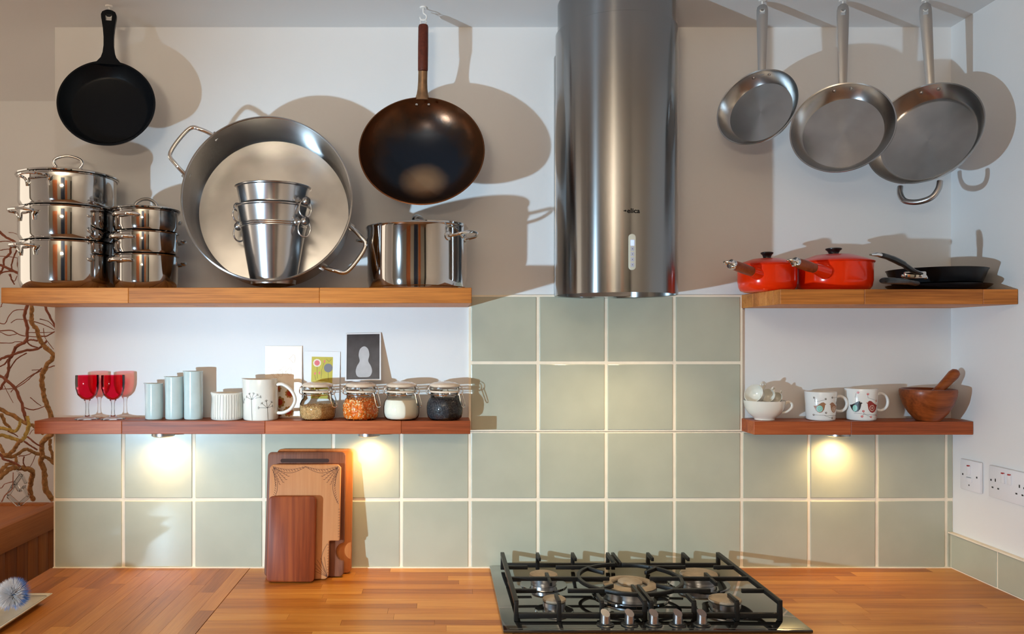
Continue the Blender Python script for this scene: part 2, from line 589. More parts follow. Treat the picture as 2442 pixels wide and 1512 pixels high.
# far side of the room, behind the photographer
struct('wall_rear', MB().box((-0.95, -4.15, 1.25), (5.1, 0.1, 2.5)), 'rear_paint', 'olive beige wall on the far side of the room', smooth=False)
struct('wall_left', MB().box((-3.45, -2.55, 1.25), (0.1, 3.1, 2.5)), 'rear_paint', 'olive beige wall on the left of the room', smooth=False)
struct('reflection_panel_1', MB().box((0.42, -4.07, 1.05), (0.34, 0.06, 2.1)), 'panel_wood', 'orange brown panel added on the far side for steel reflections', smooth=False)  # wood toned strip added out of view for the steel to mirror
struct('reflection_panel_2', MB().box((-0.14, -4.07, 1.15), (0.60, 0.06, 2.3)), 'navy', 'dark navy panel added on the far side for steel reflections', smooth=False)  # navy panel added so the steel mirrors a dark figure
struct('reflection_panel_3', MB().box((-1.35, -4.07, 1.05), (0.70, 0.06, 2.1)), 'panel_wood', 'brown panel added on the far left side for steel reflections', smooth=False)  # unseen brown panel, added to darken reflections in the pots
struct('reflection_panel_4', MB().box((1.35, -4.07, 1.05), (0.22, 0.06, 2.1)), 'dark_gap', 'dark strip added in the far right corner for steel reflections', smooth=False)  # unseen dark strip, added to break up the steel reflections

# tiles: measured joints of the photograph, in metres on the wall
jx = [(p - CX) / 813.0 for p in (131, 297, 464, 630, 796, 957, 1120, 1282, 1444, 1606, 1766, 1926, 2087, 2252, 2268)]
jz = [EYE + (CY - p) / 813.0 for p in (1352, 1190, 1028, 865, 705)]
G = 0.0042
g = MB()
g.box(((jx[0] + XR) / 2, -0.0037, (jz[0] + jz[2]) / 2), (XR - jx[0], 0.0074, jz[2] - jz[0]))
g.box(((jx[6] + jx[10]) / 2, -0.0037, (jz[2] + jz[4]) / 2), (jx[10] - jx[6] + 0.006, 0.0074, jz[4] - jz[2] + 0.003))
g.build('grout', 'grout', wall, smooth=False)
for r in range(4):
    cols = range(14) if r < 2 else range(6, 10)
    for c in cols:
        x0, x1 = jx[c] + G, jx[c + 1] - G
        if c == 13:
            x1 = XR - 0.001
        z0, z1 = jz[r] + (G if r else 0.003), jz[r + 1] - G
        mb = MB().box((0, 0, 0), (x1 - x0, 0.008, z1 - z0), bevel=0.0022, seg=2)
        t = mb.build('tile', 'tile_glaze', wall, angle=12)
        t.location = ((x0 + x1) / 2, -0.0055, (z0 + z1) / 2)
        t.rotation_euler = (R(random.uniform(-.12, .12)), 0, R(random.uniform(-.12, .12)))
# upstand of half tiles along the right wall
up = MB()
y = -0.012
us = MB().box((XR - 0.0037, -0.35, CT + 0.05), (0.0074, 0.68, 0.1))
us = tag(us.build('tile_upstand', 'grout'), 'low row of half tiles along the right wall', None, None, 'structure')
us.name = 'trim_1'
us['kind'] = 'structure'
for k in range(4):
    t = MB().box((0, 0, 0), (0.008, 0.1935, 0.0985), bevel=0.0022).build('tile', 'tile_glaze', us, angle=12)
    t.location = (XR - 0.0055, -0.012 - 0.098 - k * 0.198, CT + 0.0518)
MB().box((XR - 0.008, -0.35, CT + 0.1035), (0.016, 0.68, 0.004), bevel=0.0015).build('sealant', 'grout', us)
MB().box(((XL + XR) / 2, -0.011, CT + 0.0012), (XR - XL, 0.006, 0.0024)).build('sealant', 'grout', wall)
# white paint edge beside the tiled panel
MB().box((jx[6] + 0.0005, -0.003, (jz[2] + jz[4]) / 2 + 0.0), (0.0035, 0.0085, jz[4] - jz[2])).build('edge_trim', 'socket_white', wall)
MB().box((jx[10] + 0.001, -0.003, (jz[2] + jz[4]) / 2 + 0.0), (0.0035, 0.0085, jz[4] - jz[2])).build('edge_trim', 'socket_white', wall)

# ------------------------------------------------------------------ worktops of glued staves
def stave_top(root, x0, x1, y0, y1, along_x, w, mat, th=0.038, lens=(0.22, 0.62)):
    core = MB().box(((x0 + x1) / 2, (y0 + y1) / 2, CT - th / 2 - 0.004), (x1 - x0, y1 - y0, th)).build('core', mat, root, smooth=False)
    a0, a1, b0, b1 = (x0, x1, y0, y1) if along_x else (y0, y1, x0, x1)
    b = b0
    while b < b1 - 0.002:
        bw = min(w * random.uniform(0.92, 1.06), b1 - b)
        if b1 - b - bw < w * 0.4:
            bw = b1 - b
        a = a0 - random.uniform(0, lens[0])
        while a < a1 - 0.002:
            e = min(a + random.uniform(*lens), a1)
            s = max(a, a0)
            if a1 - e < 0.07:
                e = a1
            if e - s > 0.01:
                c = ((s + e) / 2, b + bw / 2)
                dz = random.uniform(-0.0001, 0.0001)
                size = (e - s - 0.0005, bw - 0.0005, 0.008)
                loc = Vector((c[0], c[1], CT - 0.004 + dz))
                if not along_x:
                    size = (size[1], size[0], size[2])
                    loc = Vector((c[1], c[0], CT - 0.004 + dz))
                o = MB().box((0, 0, 0), size).build('stave', mat, root, smooth=False)
                o.location = loc
            a = e
        b += bw
XJ = -0.555
w1 = thing('worktop', (0, 0, 0), 'long butcher block worktop under the hob with staves running sideways', 'worktop')
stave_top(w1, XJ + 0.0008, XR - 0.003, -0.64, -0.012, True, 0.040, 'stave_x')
w2 = thing('worktop', (0, 0, 0), 'darker butcher block worktop in the left corner with staves running towards the viewer', 'worktop')
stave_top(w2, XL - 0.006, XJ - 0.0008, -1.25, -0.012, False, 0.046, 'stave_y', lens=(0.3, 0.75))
# cupboards that carry the worktops
def base_unit(x0, x1, y0, label):
    t = thing('base_cabinet', ((x0 + x1) / 2, 0, 0), label, 'cabinet')
    w = x1 - x0
    MB().box((0, (y0 - 0.02) / 2, 0.43), (w - 0.004, -y0 - 0.03, 0.85)).build('carcass', 'lamp_white', t, smooth=False)
    dr = MB().box((0, y0 + 0.012, 0.45), (w - 0.012, 0.018, 0.72), bevel=0.002).build('door', 'lamp_white', t)
    MB().tube([(-0.06, y0 - 0.02, 0.74), (0.06, y0 - 0.02, 0.74)], 0.005).build('handle', 'satin_steel', dr)
base_unit(-1.13, -0.56, -0.62, 'white base cabinet below the left corner worktop')
base_unit(-0.55, 0.13, -0.60, 'white base cabinet below the chopping boards')
base_unit(0.135, 0.855, -0.60, 'white base cabinet below the gas hob')
base_unit(0.86, 1.49, -0.60, 'white base cabinet below the sockets')

# ------------------------------------------------------------------ shelves of glued oak strips
def shelf(label, x0, x1, depth, ztop, th, mat, splits, strips):
    root = thing('wall_shelf', (x0, 0, ztop - th), label, 'shelf')
    sw = depth / strips
    for s in range(strips):
        xs = [x0] + ([(p - CX) / F * (D - depth) for p in splits] if s == strips - 1 else sorted(random.uniform(x0 + .1, x1 - .1) for _ in range(max(1, len(splits))))) + [x1]
        for a, b in zip(xs, xs[1:]):
            o = MB().box((0, 0, 0), (b - a - 0.0004, sw - 0.0003, th), bevel=0.0012, seg=1).build('board', mat, root, smooth=False)
            o.location = ((a + b) / 2 - x0, -(s + 0.5) * sw, th / 2)
    return root
ZU, ZL, DU, DL = 1.7015, 1.3385, 0.277, 0.101
shelf('deep oak shelf on the left carrying the steel pots', XL - 0.008, 0.0815, DU, ZU, 0.040, 'oak', (306, 762), 6)
shelf('deep oak shelf on the right carrying the red saucepans', 0.881, XR - 0.001, DU, ZU - 0.004, 0.039, 'oak', (2062, 2345), 6)
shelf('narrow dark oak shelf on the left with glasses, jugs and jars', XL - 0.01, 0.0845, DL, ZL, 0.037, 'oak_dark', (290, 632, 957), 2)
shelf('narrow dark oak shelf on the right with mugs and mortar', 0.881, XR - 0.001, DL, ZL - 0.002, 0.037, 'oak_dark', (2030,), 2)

# under-shelf halogen pucks
def puck(px, label):
    x = (px - CX) / F * (D - 0.05)
    t = thing('shelf_spotlight', (x, -0.052, ZL - 0.039), label, 'light', 'spotlights under the narrow shelves')
    MB().lathe([(0, 0), (0.032, 0), (0.032, -0.008), (0.027, -0.011), (0.022, -0.009), (0, -0.009)], 28).build('housing', 'satin_steel', t)
    MB().lathe([(0, -0.0095), (0.02, -0.0095), (0, -0.0105)], 20).build('lens', 'lamp_glow', t)
    l = light('halogen', 'SPOT', (x, -0.052, ZL - 0.052), 4.2, (1.0, 0.68, 0.32), shadow_soft_size=0.016, spot_size=R(165), spot_blend=1.0)
    l.parent = None
puck(390, 'small spotlight under the left narrow shelf below the vases')
puck(880, 'small spotlight under the left narrow shelf below the jars')
puck(1998, 'small spotlight under the right narrow shelf below the mugs')

# ------------------------------------------------------------------ cylinder hood
HX, HD, HR = 0.4787, 0.168, 0.163
hood = thing('cooker_hood', (HX, -HD, 1.687), 'brushed steel cylinder cooker hood on the wall above the hob', 'hood')
MB().lathe([(HR - 0.004, 0.002), (HR, 0), (HR, 0.712), (HR - 0.004, 0.714), (HR - 0.006, 0.70)], 128).build('lower_tube', 'hood_steel', hood, angle=30)
MB().lathe([(HR - 0.0055, 0.69), (HR - 0.0055, CEIL - 1.687 - 0.001)], 128).build('upper_tube', 'hood_steel', hood, angle=30)
MB().box((0, HD - 0.012, 0.355), (0.292, 0.022, 0.70), bevel=0.002).build('back_plate', 'satin_steel', hood)
MB().lathe([(0, 0.030), (HR - 0.005, 0.030), (HR - 0.005, 0.026), (0, 0.026)], 64).build('filter', 'satin_steel', hood)
for s in (-1, 1):
    lp = MB().lathe([(0, 0.020), (0.03, 0.020), (0.034, 0.024), (0.034, 0.028)], 24, (s * 0.085, -0.05, 0)).build('lamp', 'lamp_white', hood)
    MB().lathe([(0, 0.0185), (0.024, 0.0185), (0, 0.0195)], 20, (s * 0.085, -0.05, 0)).build('bulb', 'lamp_glow', lp)
    light('hood_halogen', 'SPOT', (HX + s * 0.085, -HD - 0.05, 1.687 + 0.012), 6.5, (1.0, 0.76, 0.46), shadow_soft_size=0.02, spot_size=R(110), spot_blend=0.9)
# control strip and lettering follow the curve of the tube
def hood_surf(az0, zc):
    def f(u, v, h):
        a = az0 + u / HR
        return Vector((sin(a) * (HR + h), -cos(a) * (HR + h), zc + v))
    return f
az = math.atan2(0, 1) + R(1.5)
def hood_at(px, py):
    best = None
    for k in range(-900, 900):
        a = k / 1000.0
        x = HX + HR * sin(a); d = HD + HR * cos(a)
        q = CX + F * x / (D - d)
        if best is None or abs(q - px) < best[0]:
            best = (abs(q - px), a, d)
    return best[1], EYE + (CY - py) / F * (D - best[2]) - 1.687
a1, z1 = hood_at(1507.5, 601)
sf = hood_surf(a1, z1)
def stadium(w, h, n=10):
    r = w / 2
    return [(r * cos(pi * i / n), h / 2 - r + r * sin(pi * i / n)) for i in range(n + 1)] + [(-r * cos(pi * i / n), -h / 2 + r - r * sin(pi * i / n)) for i in range(n + 1)]
mb = MB(); print_shape(mb, sf, stadium(0.0165, 0.090), 0.0022)
rim = stadium(0.0165, 0.090)
vv = [sf(u, v, 0.0022) for u, v in rim] + [sf(u * 1.12, v * 1.02, 0.0) for u, v in rim]
n_ = len(rim)
mb.add(vv, [(i, (i + 1) % n_, n_ + (i + 1) % n_, n_ + i) for i in range(n_)])
panel = mb.build('control_panel', simple('panel_cream', lin(206, 206, 190), 0.35), hood)
mb = MB(); print_shape(mb, sf, [(-.0045, .016), (.0045, .016), (.0045, .030), (-.0045, .030)], 0.0028); mb.build('display', 'display_glow', panel)
for k in range(4):
    zc = 0.008 - k * 0.0135
    mb = MB(); print_shape(mb, sf, [(-.0045, zc - .005), (.0045, zc - .005), (.0045, zc + .005), (-.0045, zc + .005)], 0.0030); mb.build('button', simple('button_pale', lin(186, 190, 206), 0.4), panel)
    mb = MB(); print_shape(mb, sf, disc2(0, zc, 0.0011, 8), 0.0034); mb.build('symbol', 'ink', panel)
# maker's lettering
a2, z2 = hood_at(1508, 503)
sf2 = hood_surf(a2, z2)
cu = bpy.data.curves.new('lettering', 'FONT')
cu.body = 'elica'
cu.size = 0.0165
cu.align_x = 'CENTER'; cu.align_y = 'CENTER'
cu.offset = 0.00035
cu.resolution_u = 3
to = bpy.data.objects.new('lettering', cu)
COL.objects.link(to)
dg = bpy.context.evaluated_depsgraph_get()
tm = bpy.data.meshes.new_from_object(to.evaluated_get(dg))
bpy.data.objects.remove(to)
mb = MB()
mb.add([sf2(v.co.x * 1.12 + 0.003, v.co.y, 0.0005) for v in tm.vertices], [tuple(p.vertices) for p in tm.polygons])
print_shape(mb, sf2, [(-0.0235, 0.0), (-0.0170, 0.0026), (-0.0145, 0.0015), (-0.0155, -0.0004), (-0.0145, -0.0018), (-0.0170, -0.0014)], 0.0005, 1)
mb.build('lettering', simple('print_black', (0.004, 0.004, 0.004, 1), 0.8, Specular_IOR_Level=0.1), hood, smooth=False)
bpy.data.meshes.remove(tm)

# ------------------------------------------------------------------ hob
HB0, HB1, HBY0, HBY1 = 0.143, 0.846, -0.014, -0.538
hob = thing('gas_hob', ((HB0 + HB1) / 2, (HBY0 + HBY1) / 2, CT + 0.0005), 'black glass gas hob with five burners set on the worktop', 'hob')
ox, oy, oz = hob.location
def H(x, d, z):
    return Vector((x - ox, -d - oy, z))
MB().box((0, 0, 0.004), (HB1 - HB0, HBY0 - HBY1, 0.007), bevel=0.002).build('glass_plate', 'hob_glass', hob)
MB().box(H(0.4945, 0.526, 0.0077), (HB1 - HB0 - 0.03, 0.0012, 0.0006)).build('edge_line', 'satin_steel', hob)
GZ = 0.056   # top of the pan supports
def bar(mb, p, q, w=0.009, h=0.010, taper=1.0):
    p, q = Vector(p), Vector(q)
    t = (q - p).normalized()
    s = t.cross(Vector((0, 0, 1))).normalized() if abs(t.z) < .95 else Vector((1, 0, 0))
    u = s.cross(t)
    vs = []
    for c, k in ((p, 1.0), (q, taper)):
        for (a, b) in ((-1, -1), (1, -1), (1, 1), (-1, 1)):
            vs.append(c + s * (a * w / 2 * k) + u * (b * h / 2))
    mb.add(vs, [(0, 1, 2, 3), (7, 6, 5, 4), (0, 4, 5, 1), (1, 5, 6, 2), (2, 6, 7, 3), (3, 7, 4, 0)])
def support(x0, x1, side, label):
    zb = 0.020
    f0, f1 = 0.055, 0.475
    xs = [x0 + (x1 - x0) * k / 3 for k in range(4)]
    outer = x0 if side < 0 else x1
    inner = x1 if side < 0 else x0
    fr = MB()
    bar(fr, H(outer, f0 - .004, GZ - .005), H(outer, f1 + .004, GZ - .005), 0.011, 0.011)
    fr = fr.build('pan_support', 'grate_iron', hob, bevel=0.0012)
    if label: fr['label'] = label
    for d in (f0, f1):
        m = MB(); bar(m, H(x0, d, zb), H(x1, d, zb), 0.010, 0.012)
        for x in xs: bar(m, H(x, d, 0.008), H(x, d, GZ - 0.003), 0.011, 0.012, 0.8)
        m.build('frame_bar', 'grate_iron', fr, bevel=0.0012)
    def finger(p, q):
        mm = MB(); bar(mm, p, q, 0.009, 0.010, 0.8); mm.build('finger', 'grate_iron', fr, bevel=0.001)
    zf = GZ - .005
    for k, x in enumerate(xs):
        if x == outer: continue
        L = 0.10 if x == inner else 0.052
        finger(H(x, f0 - .004, zf), H(x, f0 + L, zf - .001))
        L = 0.125 if x == inner else 0.055
        finger(H(x, f1 + .004, zf), H(x, f1 - L, zf - .001))
    s = -side
    cx = (0.178 + 0.796) / 2
    # side fingers and the bar across the middle
    finger(H(outer, 0.187, zf), H(outer + s * 0.058, 0.187, zf))
    finger(H(outer, 0.290, zf), H(cx - s * 0.052, 0.290, zf))
    finger(H(outer, 0.390, zf), H(outer + s * 0.058, 0.390, zf))
    finger(H(cx - s * 0.075, 0.187, zf), H(cx - s * 0.175, 0.187, zf))
    finger(H(cx - s * 0.085, 0.390, zf), H(cx - s * 0.175, 0.390, zf))
    finger(H(xs[1] if side < 0 else xs[2], 0.25, zf), H(xs[1] if side < 0 else xs[2], 0.335, zf - .001))
    finger(H(cx - s * 0.095, 0.195, zf), H(cx - s * 0.055, 0.235, zf - .001))
    finger(H(cx - s * 0.095, 0.385, zf), H(cx - s * 0.055, 0.345, zf - .001))
    # half of the wok ring
    gap = R(4)
    a0, a1 = (pi / 2 + gap, 3 * pi / 2 - gap) if side < 0 else (-pi / 2 + gap, pi / 2 - gap)
    mm = MB()
    pts = arc_pts(H(cx, 0.29, zf), 0.130, a0, a1, 28, (1, 0, 0), (0, 1, 0))
    v, f = [], []
    for p in pts:
        rd = (p - H(cx, 0.29, zf)).normalized()
        for (a, b) in ((-1, -1), (1, -1), (1, 1), (-1, 1)):
            v.append(p + rd * (a * .0045) + Vector((0, 0, b * .0048)))
    for i in range(len(pts) - 1):
        for j in range(4):
            f.append((i * 4 + j, i * 4 + (j + 1) % 4, i * 4 + 4 + (j + 1) % 4, i * 4 + 4 + j))
    f += [(0, 1, 2, 3), tuple(len(v) - 4 + k for k in (3, 2, 1, 0))]
    mm.add(v, f)
    mm.build('wok_ring', 'grate_iron', fr, bevel=0.0012)
support(0.178, 0.4795, -1, 'left cast iron pan support')
support(0.4945, 0.796, 1, 'right cast iron pan support')
def burner(x, d, r, label):
    b = MB().lathe([(r * 1.75, 0.0078), (r * 1.72, 0.0105), (r * 1.5, 0.0095), (r * 1.05, 0.010), (r * .95, 0.0095)], 48, H(x, d, 0)).build('burner', 'hob_glass', hob)
    b['label'] = label
    MB().lathe([(r * .92, 0.008), (r * .92, 0.018), (r * 1.0, 0.0185), (r * 1.02, 0.030), (r * .9, 0.031), (0, 0.031)], 48, H(x, d, 0)).build('flame_ring', 'burner_alu', b)
    MB().lathe([(0, 0.0405), (r * .85, 0.040), (r * 1.02, 0.0375), (r * 1.06, 0.034), (r * 1.0, 0.0312), (0, 0.0312)], 48, H(x, d, 0)).build('cap', 'burner_cap', b)
burner(0.277, 0.200, 0.036, 'medium burner at the back left')
burner(0.277, 0.405, 0.027, 'small burner at the front left')
burner(0.697, 0.190, 0.047, 'large burner at the back right')
burner(0.692, 0.405, 0.037, 'medium burner at the front right')
cx = (0.178 + 0.796) / 2
wb_ = MB().lathe([(0.098, 0.0078), (0.097, 0.012), (0.088, 0.013), (0.07, 0.0115), (0.06, 0.0115)], 56, H(cx, 0.295, 0)).build('burner', 'hob_glass', hob)
wb_['label'] = 'double ring wok burner in the middle'
MB().lathe([(0.060, 0.009), (0.060, 0.022), (0.067, 0.024), (0.068, 0.036), (0.060, 0.037), (0.036, 0.033), (0.0, 0.033)], 56, H(cx, 0.295, 0)).build('flame_ring', 'burner_alu', wb_)
MB().lathe([(0.044, 0.040), (0.047, 0.044), (0.062, 0.043), (0.068, 0.039), (0.066, 0.036), (0.044, 0.036), (0.044, 0.040)], 56, H(cx, 0.295, 0)).build('ring_cap', 'burner_cap', wb_)
MB().lathe([(0, 0.050), (0.026, 0.0495), (0.031, 0.046), (0.031, 0.041), (0, 0.041)], 40, H(cx, 0.295, 0)).build('cap', 'burner_cap', wb_)
for k in range(5):
    x = 0.381 + k * 0.0557
    kn = MB().lathe([(0.020, 0.0078), (0.020, 0.010), (0.0165, 0.0115), (0.0165, 0.013), (0.0115, 0.0135)], 28, H(x, 0.505, 0)).build('knob', 'black_plastic', hob)
    # slanted grip
    mb = MB().lathe([(0.0115, 0.012), (0.0105, 0.036)], 24, H(x, 0.505, 0))
    n0 = len(mb.v)
    for i in range(24, 48):
        p = Vector(mb.v[i]); c = H(x, 0.505, 0)
        mb.v[i] = (p.x, p.y, p.z + (p.y - c.y) * 0.55 + (p.x - c.x) * -0.2)
    mb.f.append(tuple(range(24, 48))); mb.m.append(0)
    mb.build('grip', 'satin_steel', kn, angle=30)

# ------------------------------------------------------------------ cookware on the left deep shelf
def polar(r, az, z):
    """az 0 faces the viewer, positive to the right"""
    return Vector((r * sin(az), -r * cos(az), z))
def loop_handle(r, az, z, width, out, rod, rise=0.012, drop=0.0, n=10, posts=0.0):
    """wire loop whose two ends meet the pot wall"""
    h = width / 2 / r
    rad = Vector((sin(az), -cos(az), 0)); tan = Vector((cos(az), sin(az), 0))
    base = rad * r
    pts = []
    if posts:
        pts.append(polar(r + rod * .6, az - h * .8, z - posts))
        pts.append(polar(r + rod * 1.3, az - h * .8, z - posts * .4))
    else:
        pts.append(polar(r - rod * .3, az - h, z))
    for k in range(0, n + 1):
        a = pi * k / n
        o = sin(a) ** 0.6 * out
        pts.append(base + tan * (-cos(a) * width / 2) + rad * (o + rod) + Vector((0, 0, z + rise * sin(a) - drop * sin(a))))
    if posts:
        pts.append(polar(r + rod * 1.3, az + h * .8, z - posts * .4))
        pts.append(polar(r + rod * .6, az + h * .8, z - posts))
    else:
        pts.append(polar(r - rod * .3, az + h, z))
    return smooth_path(pts, 4)

def steamer_tier(name, x, d, z0, h, r, label, hmaker, haz, foot=False, group=None):
    t = thing(name, (x, -d, z0), label, 'pot', group)
    prof = [(0, 0.001), (r * .80, 0.001), (r * .95, 0.004), (r, 0.016), (r, h - .004), (r + .0035, h - .003), (r + .0045, h - .0005), (r + .003, h), (r - .002, h), (r - .002, 0.02), (r * .9, 0.006), (0, 0.005)]
    if foot:
        prof = [(0, 0), (r * .90, 0), (r * .93, 0.004), (r * .955, 0.006), (r, 0.022), (r, h - .004), (r + .0035, h - .003), (r + .0045, h - .0005), (r + .003, h), (r - .002, h), (r - .002, 0.03), (r * .9, 0.010), (0, 0.009)]
    MB().lathe(prof, 96).build('body', 'mirror_steel', t, angle=50)
    for a in haz:
        hmaker(t, r, a, h)
    return t
def wire_handles(t, r, a, h):
    MB().tube(loop_handle(r, a, h - .018, r * .62, .036, .0038, rise=.004, posts=.022), .0038, 8).build('handle', 'chrome', t)
def lug_handles(t, r, a, h):
    rad = Vector((sin(a), -cos(a), 0)); tan = Vector((cos(a), sin(a), 0))
    pts = []
    for k in range(13):
        q = -1 + 2 * k / 12
        pts.append(rad * (r + .001 + .020 * (1 - abs(q) ** 2.6)) + tan * (q * .038) + Vector((0, 0, h - .017 - .002 * abs(q))))
    MB().tube(pts, [.003] + [.0062] * 11 + [.003], 10, flat=1.0).build('handle', 'chrome', t)

sx, sd, sr = -1.0270, 0.140, 0.1245
G1 = 'stacked tiers of the large steamer'
hs = [0.127, 0.091, 0.088]
z = ZU + 0.0005
names = ['wide bottom pot of the large steamer stack, standing on the oak shelf', 'middle tier of the large shiny steamer stack', 'top tier of the large steamer stack, under the ring lid']
azs = [(R(-28), R(152)), (R(-29), R(151)), (R(-11), R(169))]
for k in range(3):
    steamer_tier('steamer_tier', sx, sd, z, hs[k], sr if k else sr - .001, names[k], wire_handles, azs[k], foot=(k == 0), group=G1)
    z += hs[k] + 0.0005
def lid(x, d, z, r, label, ring, dome, hmat='chrome'):
    t = thing('pot_lid', (x, -d, z), label, 'lid')
    MB().lathe([(r + .003, 0), (r + .0065, .001), (r + .007, .004), (r + .004, .006), (r * .96, .007), (r * .8, dome * .55), (r * .45, dome * .9), (0, dome), (0, dome - .002), (r * .8, dome * .5 - .002), (r * .9, .002)], 96).build('dome', 'mirror_steel', t, angle=60)
    return t
l1 = lid(sx, sd, z, sr, 'domed steel lid with ring handle on the large steamer', None, 0.026)
c_, s_ = cos(R(14)), sin(R(14))
MB().tube(smooth_path([Vector((c_ * q[0], s_ * q[0], q[1])) for q in ((-.022, .024), (-.036, .042), (-.030, .056), (0, .064), (.030, .056), (.036, .042), (.022, .024))], 5), .0042, 10).build('handle', 'chrome', l1)

sx2, sd2, sr2 = -0.8045, 0.162, 0.0838
z = ZU + 0.0005
hs = [0.093, 0.0605, 0.058]
names = ['bottom pot of the small steamer stack beside the large steamer', 'middle tier of the small shiny steamer stack', 'top tier of the small steamer stack, under the arched lid']
azs = [(R(-27), R(126)), (R(-24), R(126)), (R(-15), R(150))]
for k in range(3):
    steamer_tier('steamer_tier', sx2, sd2, z, hs[k], sr2, names[k], lug_handles, azs[k], foot=(k == 0), group='stacked tiers of the small steamer')
    z += hs[k] + 0.0005
l2 = lid(sx2, sd2, z, sr2, 'small domed steel lid with arched handle on the small steamer', None, 0.014)
MB().tube(smooth_path([(-.034, 0, .009), (-.026, 0, .025), (-.012, 0, .034), (0, 0, .036), (.012, 0, .034), (.026, 0, .025), (.034, 0, .009)], 4), .0045, 10, flat=1.0).build('handle', 'satin_steel', l2)

# the big shallow pan that leans on the wall
RR, RH, RT = 0.2255, 0.155, R(6.0)
Mr = frame((-0.460, -0.222, ZU + RR * cos(RT) + RH * sin(RT) + 0.001), R(-4.5), RT)
ron = thing('shallow_stockpot', None, 'very wide shallow steel pan leaning upright against the wall', 'pan', M=Mr)
MB().lathe([(0, -RH), (RR * .93, -RH), (RR * .965, -RH + .012), (RR - .004, -.004), (RR, -.002), (RR, .001), (RR - .003, .002), (RR - .005, 0), (RR * .962, -RH + .016), (RR * .93, -RH + .004), (0, -RH + .004)], 128).build('body', 'spun_steel', ron, angle=40)
for s in (0, pi):
    a = R(146) + s
    rad = Vector((cos(a), sin(a), 0)); tan = Vector((-sin(a), cos(a), 0))
    zz = -.030
    q = [rad * (RR - .006) + tan * -.066, rad * (RR + .030) + tan * -.058, rad * (RR + .058) + tan * -.040, rad * (RR + .060) + tan * .040, rad * (RR + .030) + tan * .058, rad * (RR - .006) + tan * .066]
    MB().tube(smooth_path([p + Vector((0, 0, zz + (.012 if 0 < i < 5 else 0))) for i, p in enumerate(q)], 6), .0058, 10).build('handle', 'chrome', ron)
    for t_ in (-.066, .066):
        MB().box(rad * (RR - .006) + tan * t_ + Vector((0, 0, zz)), (.02, .02, .006), rot=(0, 0, a), bevel=.002).build('bracket', 'satin_steel', ron)

# two ice buckets, one inside the other
def bucket(z0, label, azr, dz):
    t = thing('ice_bucket', (-0.4555, -0.165, z0), label, 'bucket', 'nested ice buckets')
    hb = 0.212
    def r_(zz): return 0.0600 + (0.0985 - 0.0600) * zz / hb
    pr = [(0, .004), (.052, .004), (.056, 0), (.060, .001), (.0605, .006)]
    for zz in (.03, .06, .10, .150):
        pr.append((r_(zz), zz))
    for zz in (.155, .160, .165):
        pr += [(r_(zz), zz - .0015), (r_(zz) + .0014, zz - .0005), (r_(zz) + .0014, zz + .0005), (r_(zz), zz + .0015)]
    pr += [(r_(.20), .20), (r_(.207) + .001, .207), (.1025, .209), (.1035, .2115), (.1015, .213), (.0975, .211), (.0965, .205), (.058, .010), (0, .008)]
    MB().lathe(pr, 96).build('body', 'alu', t, angle=35)
    for a in azr:
        zz = .166
        rad = Vector((sin(a), -cos(a), 0))
        rot = Vector((0, 0, 1)).rotation_difference(rad).to_matrix().to_4x4()
        M = Matrix.Translation(rad * (r_(zz) - .001) + Vector((0, 0, zz))) @ rot
        k = MB().lathe([(.015, 0), (.014, .003), (.008, .006), (.0062, .012), (.0085, .017), (.012, .022), (.0125, .028), (.009, .033), (0, .0345)], 20, M=M).build('knob', 'pewter', t)
        tan = Vector((cos(a), sin(a), 0))
        cen = rad * (r_(zz) + .021) + Vector((0, 0, zz - .020))
        mix = (tan * .8 + rad * .6).normalized()
        MB().tube([cen + mix * (.0165 * cos(b)) + Vector((0, 0, .0225 * sin(b))) for b in [2 * pi * i / 24 for i in range(24)]], .0021, 8, closed=True).build('ring', 'alu', k)
    return t
bz = ZU + 0.0145
bucket(bz, 'lower of the two nested silver ice buckets, standing inside the wide pan', (R(58), R(-112)), 0)
bucket(bz + 0.053, 'upper silver ice bucket nested inside the other one', (R(60), R(-110)), 0)

# saucepot at the end of the shelf
px_, pd_, pr_ = -0.0640, 0.140, 0.1375
pot = thing('stew_pot', (px_, -pd_, ZU + .0005), 'wide shiny steel stew pot at the right end of the oak shelf', 'pot')
MB().lathe([(0, 0), (pr_ * .93, 0), (pr_ * .94, .006), (pr_ * .965, .008), (pr_ - .001, .026), (pr_, .164), (pr_ + .004, .170), (pr_ + .003, .1725), (pr_ - .002, .170), (pr_ - .004, .03), (pr_ * .9, .012), (0, .012)], 96).build('body', 'mirror_steel', pot, angle=40)
for a in (R(56), R(-116)):
    MB().tube(loop_handle(pr_, a, .138, .085, .042, .0042, rise=.010), .0042, 9).build('handle', 'chrome', pot)
    rad = Vector((sin(a), -cos(a), 0))
    for da in (-.31, .31):
        mb = MB().lathe([(.0, .004), (.011, .003), (.013, 0)], 16, M=Matrix.Translation(polar(pr_ - .0005, a + da, .138)) @ Vector((0, 0, 1)).rotation_difference(polar(1, a + da, 0)).to_matrix().to_4x4())
        mb.build('handle_plate', 'mirror_steel', pot)
plid = thing('pot_lid', (px_ + .004, -pd_ + .004, ZU + .168), 'flat steel lid sunk in the stew pot with an arched handle', 'lid')
plid.rotation_euler = (R(-1), R(-2.0), 0)
MB().lathe([(pr_ - .006, -.004), (pr_ - .004, .006), (pr_ - .012, .008), (pr_ * .6, .012), (0, .014), (0, .012), (pr_ * .9, .004)], 80).build('dome', 'mirror_steel', plid, angle=50)
ca, sa = cos(R(62)), sin(R(62))
MB().tube(smooth_path([Vector((q[0] * ca, q[0] * sa, q[1])) for q in ((-.034, .010), (-.028, .026), (-.012, .036), (.012, .036), (.028, .026), (.034, .010))], 5), .0055, 10).build('handle', 'pewter', plid)

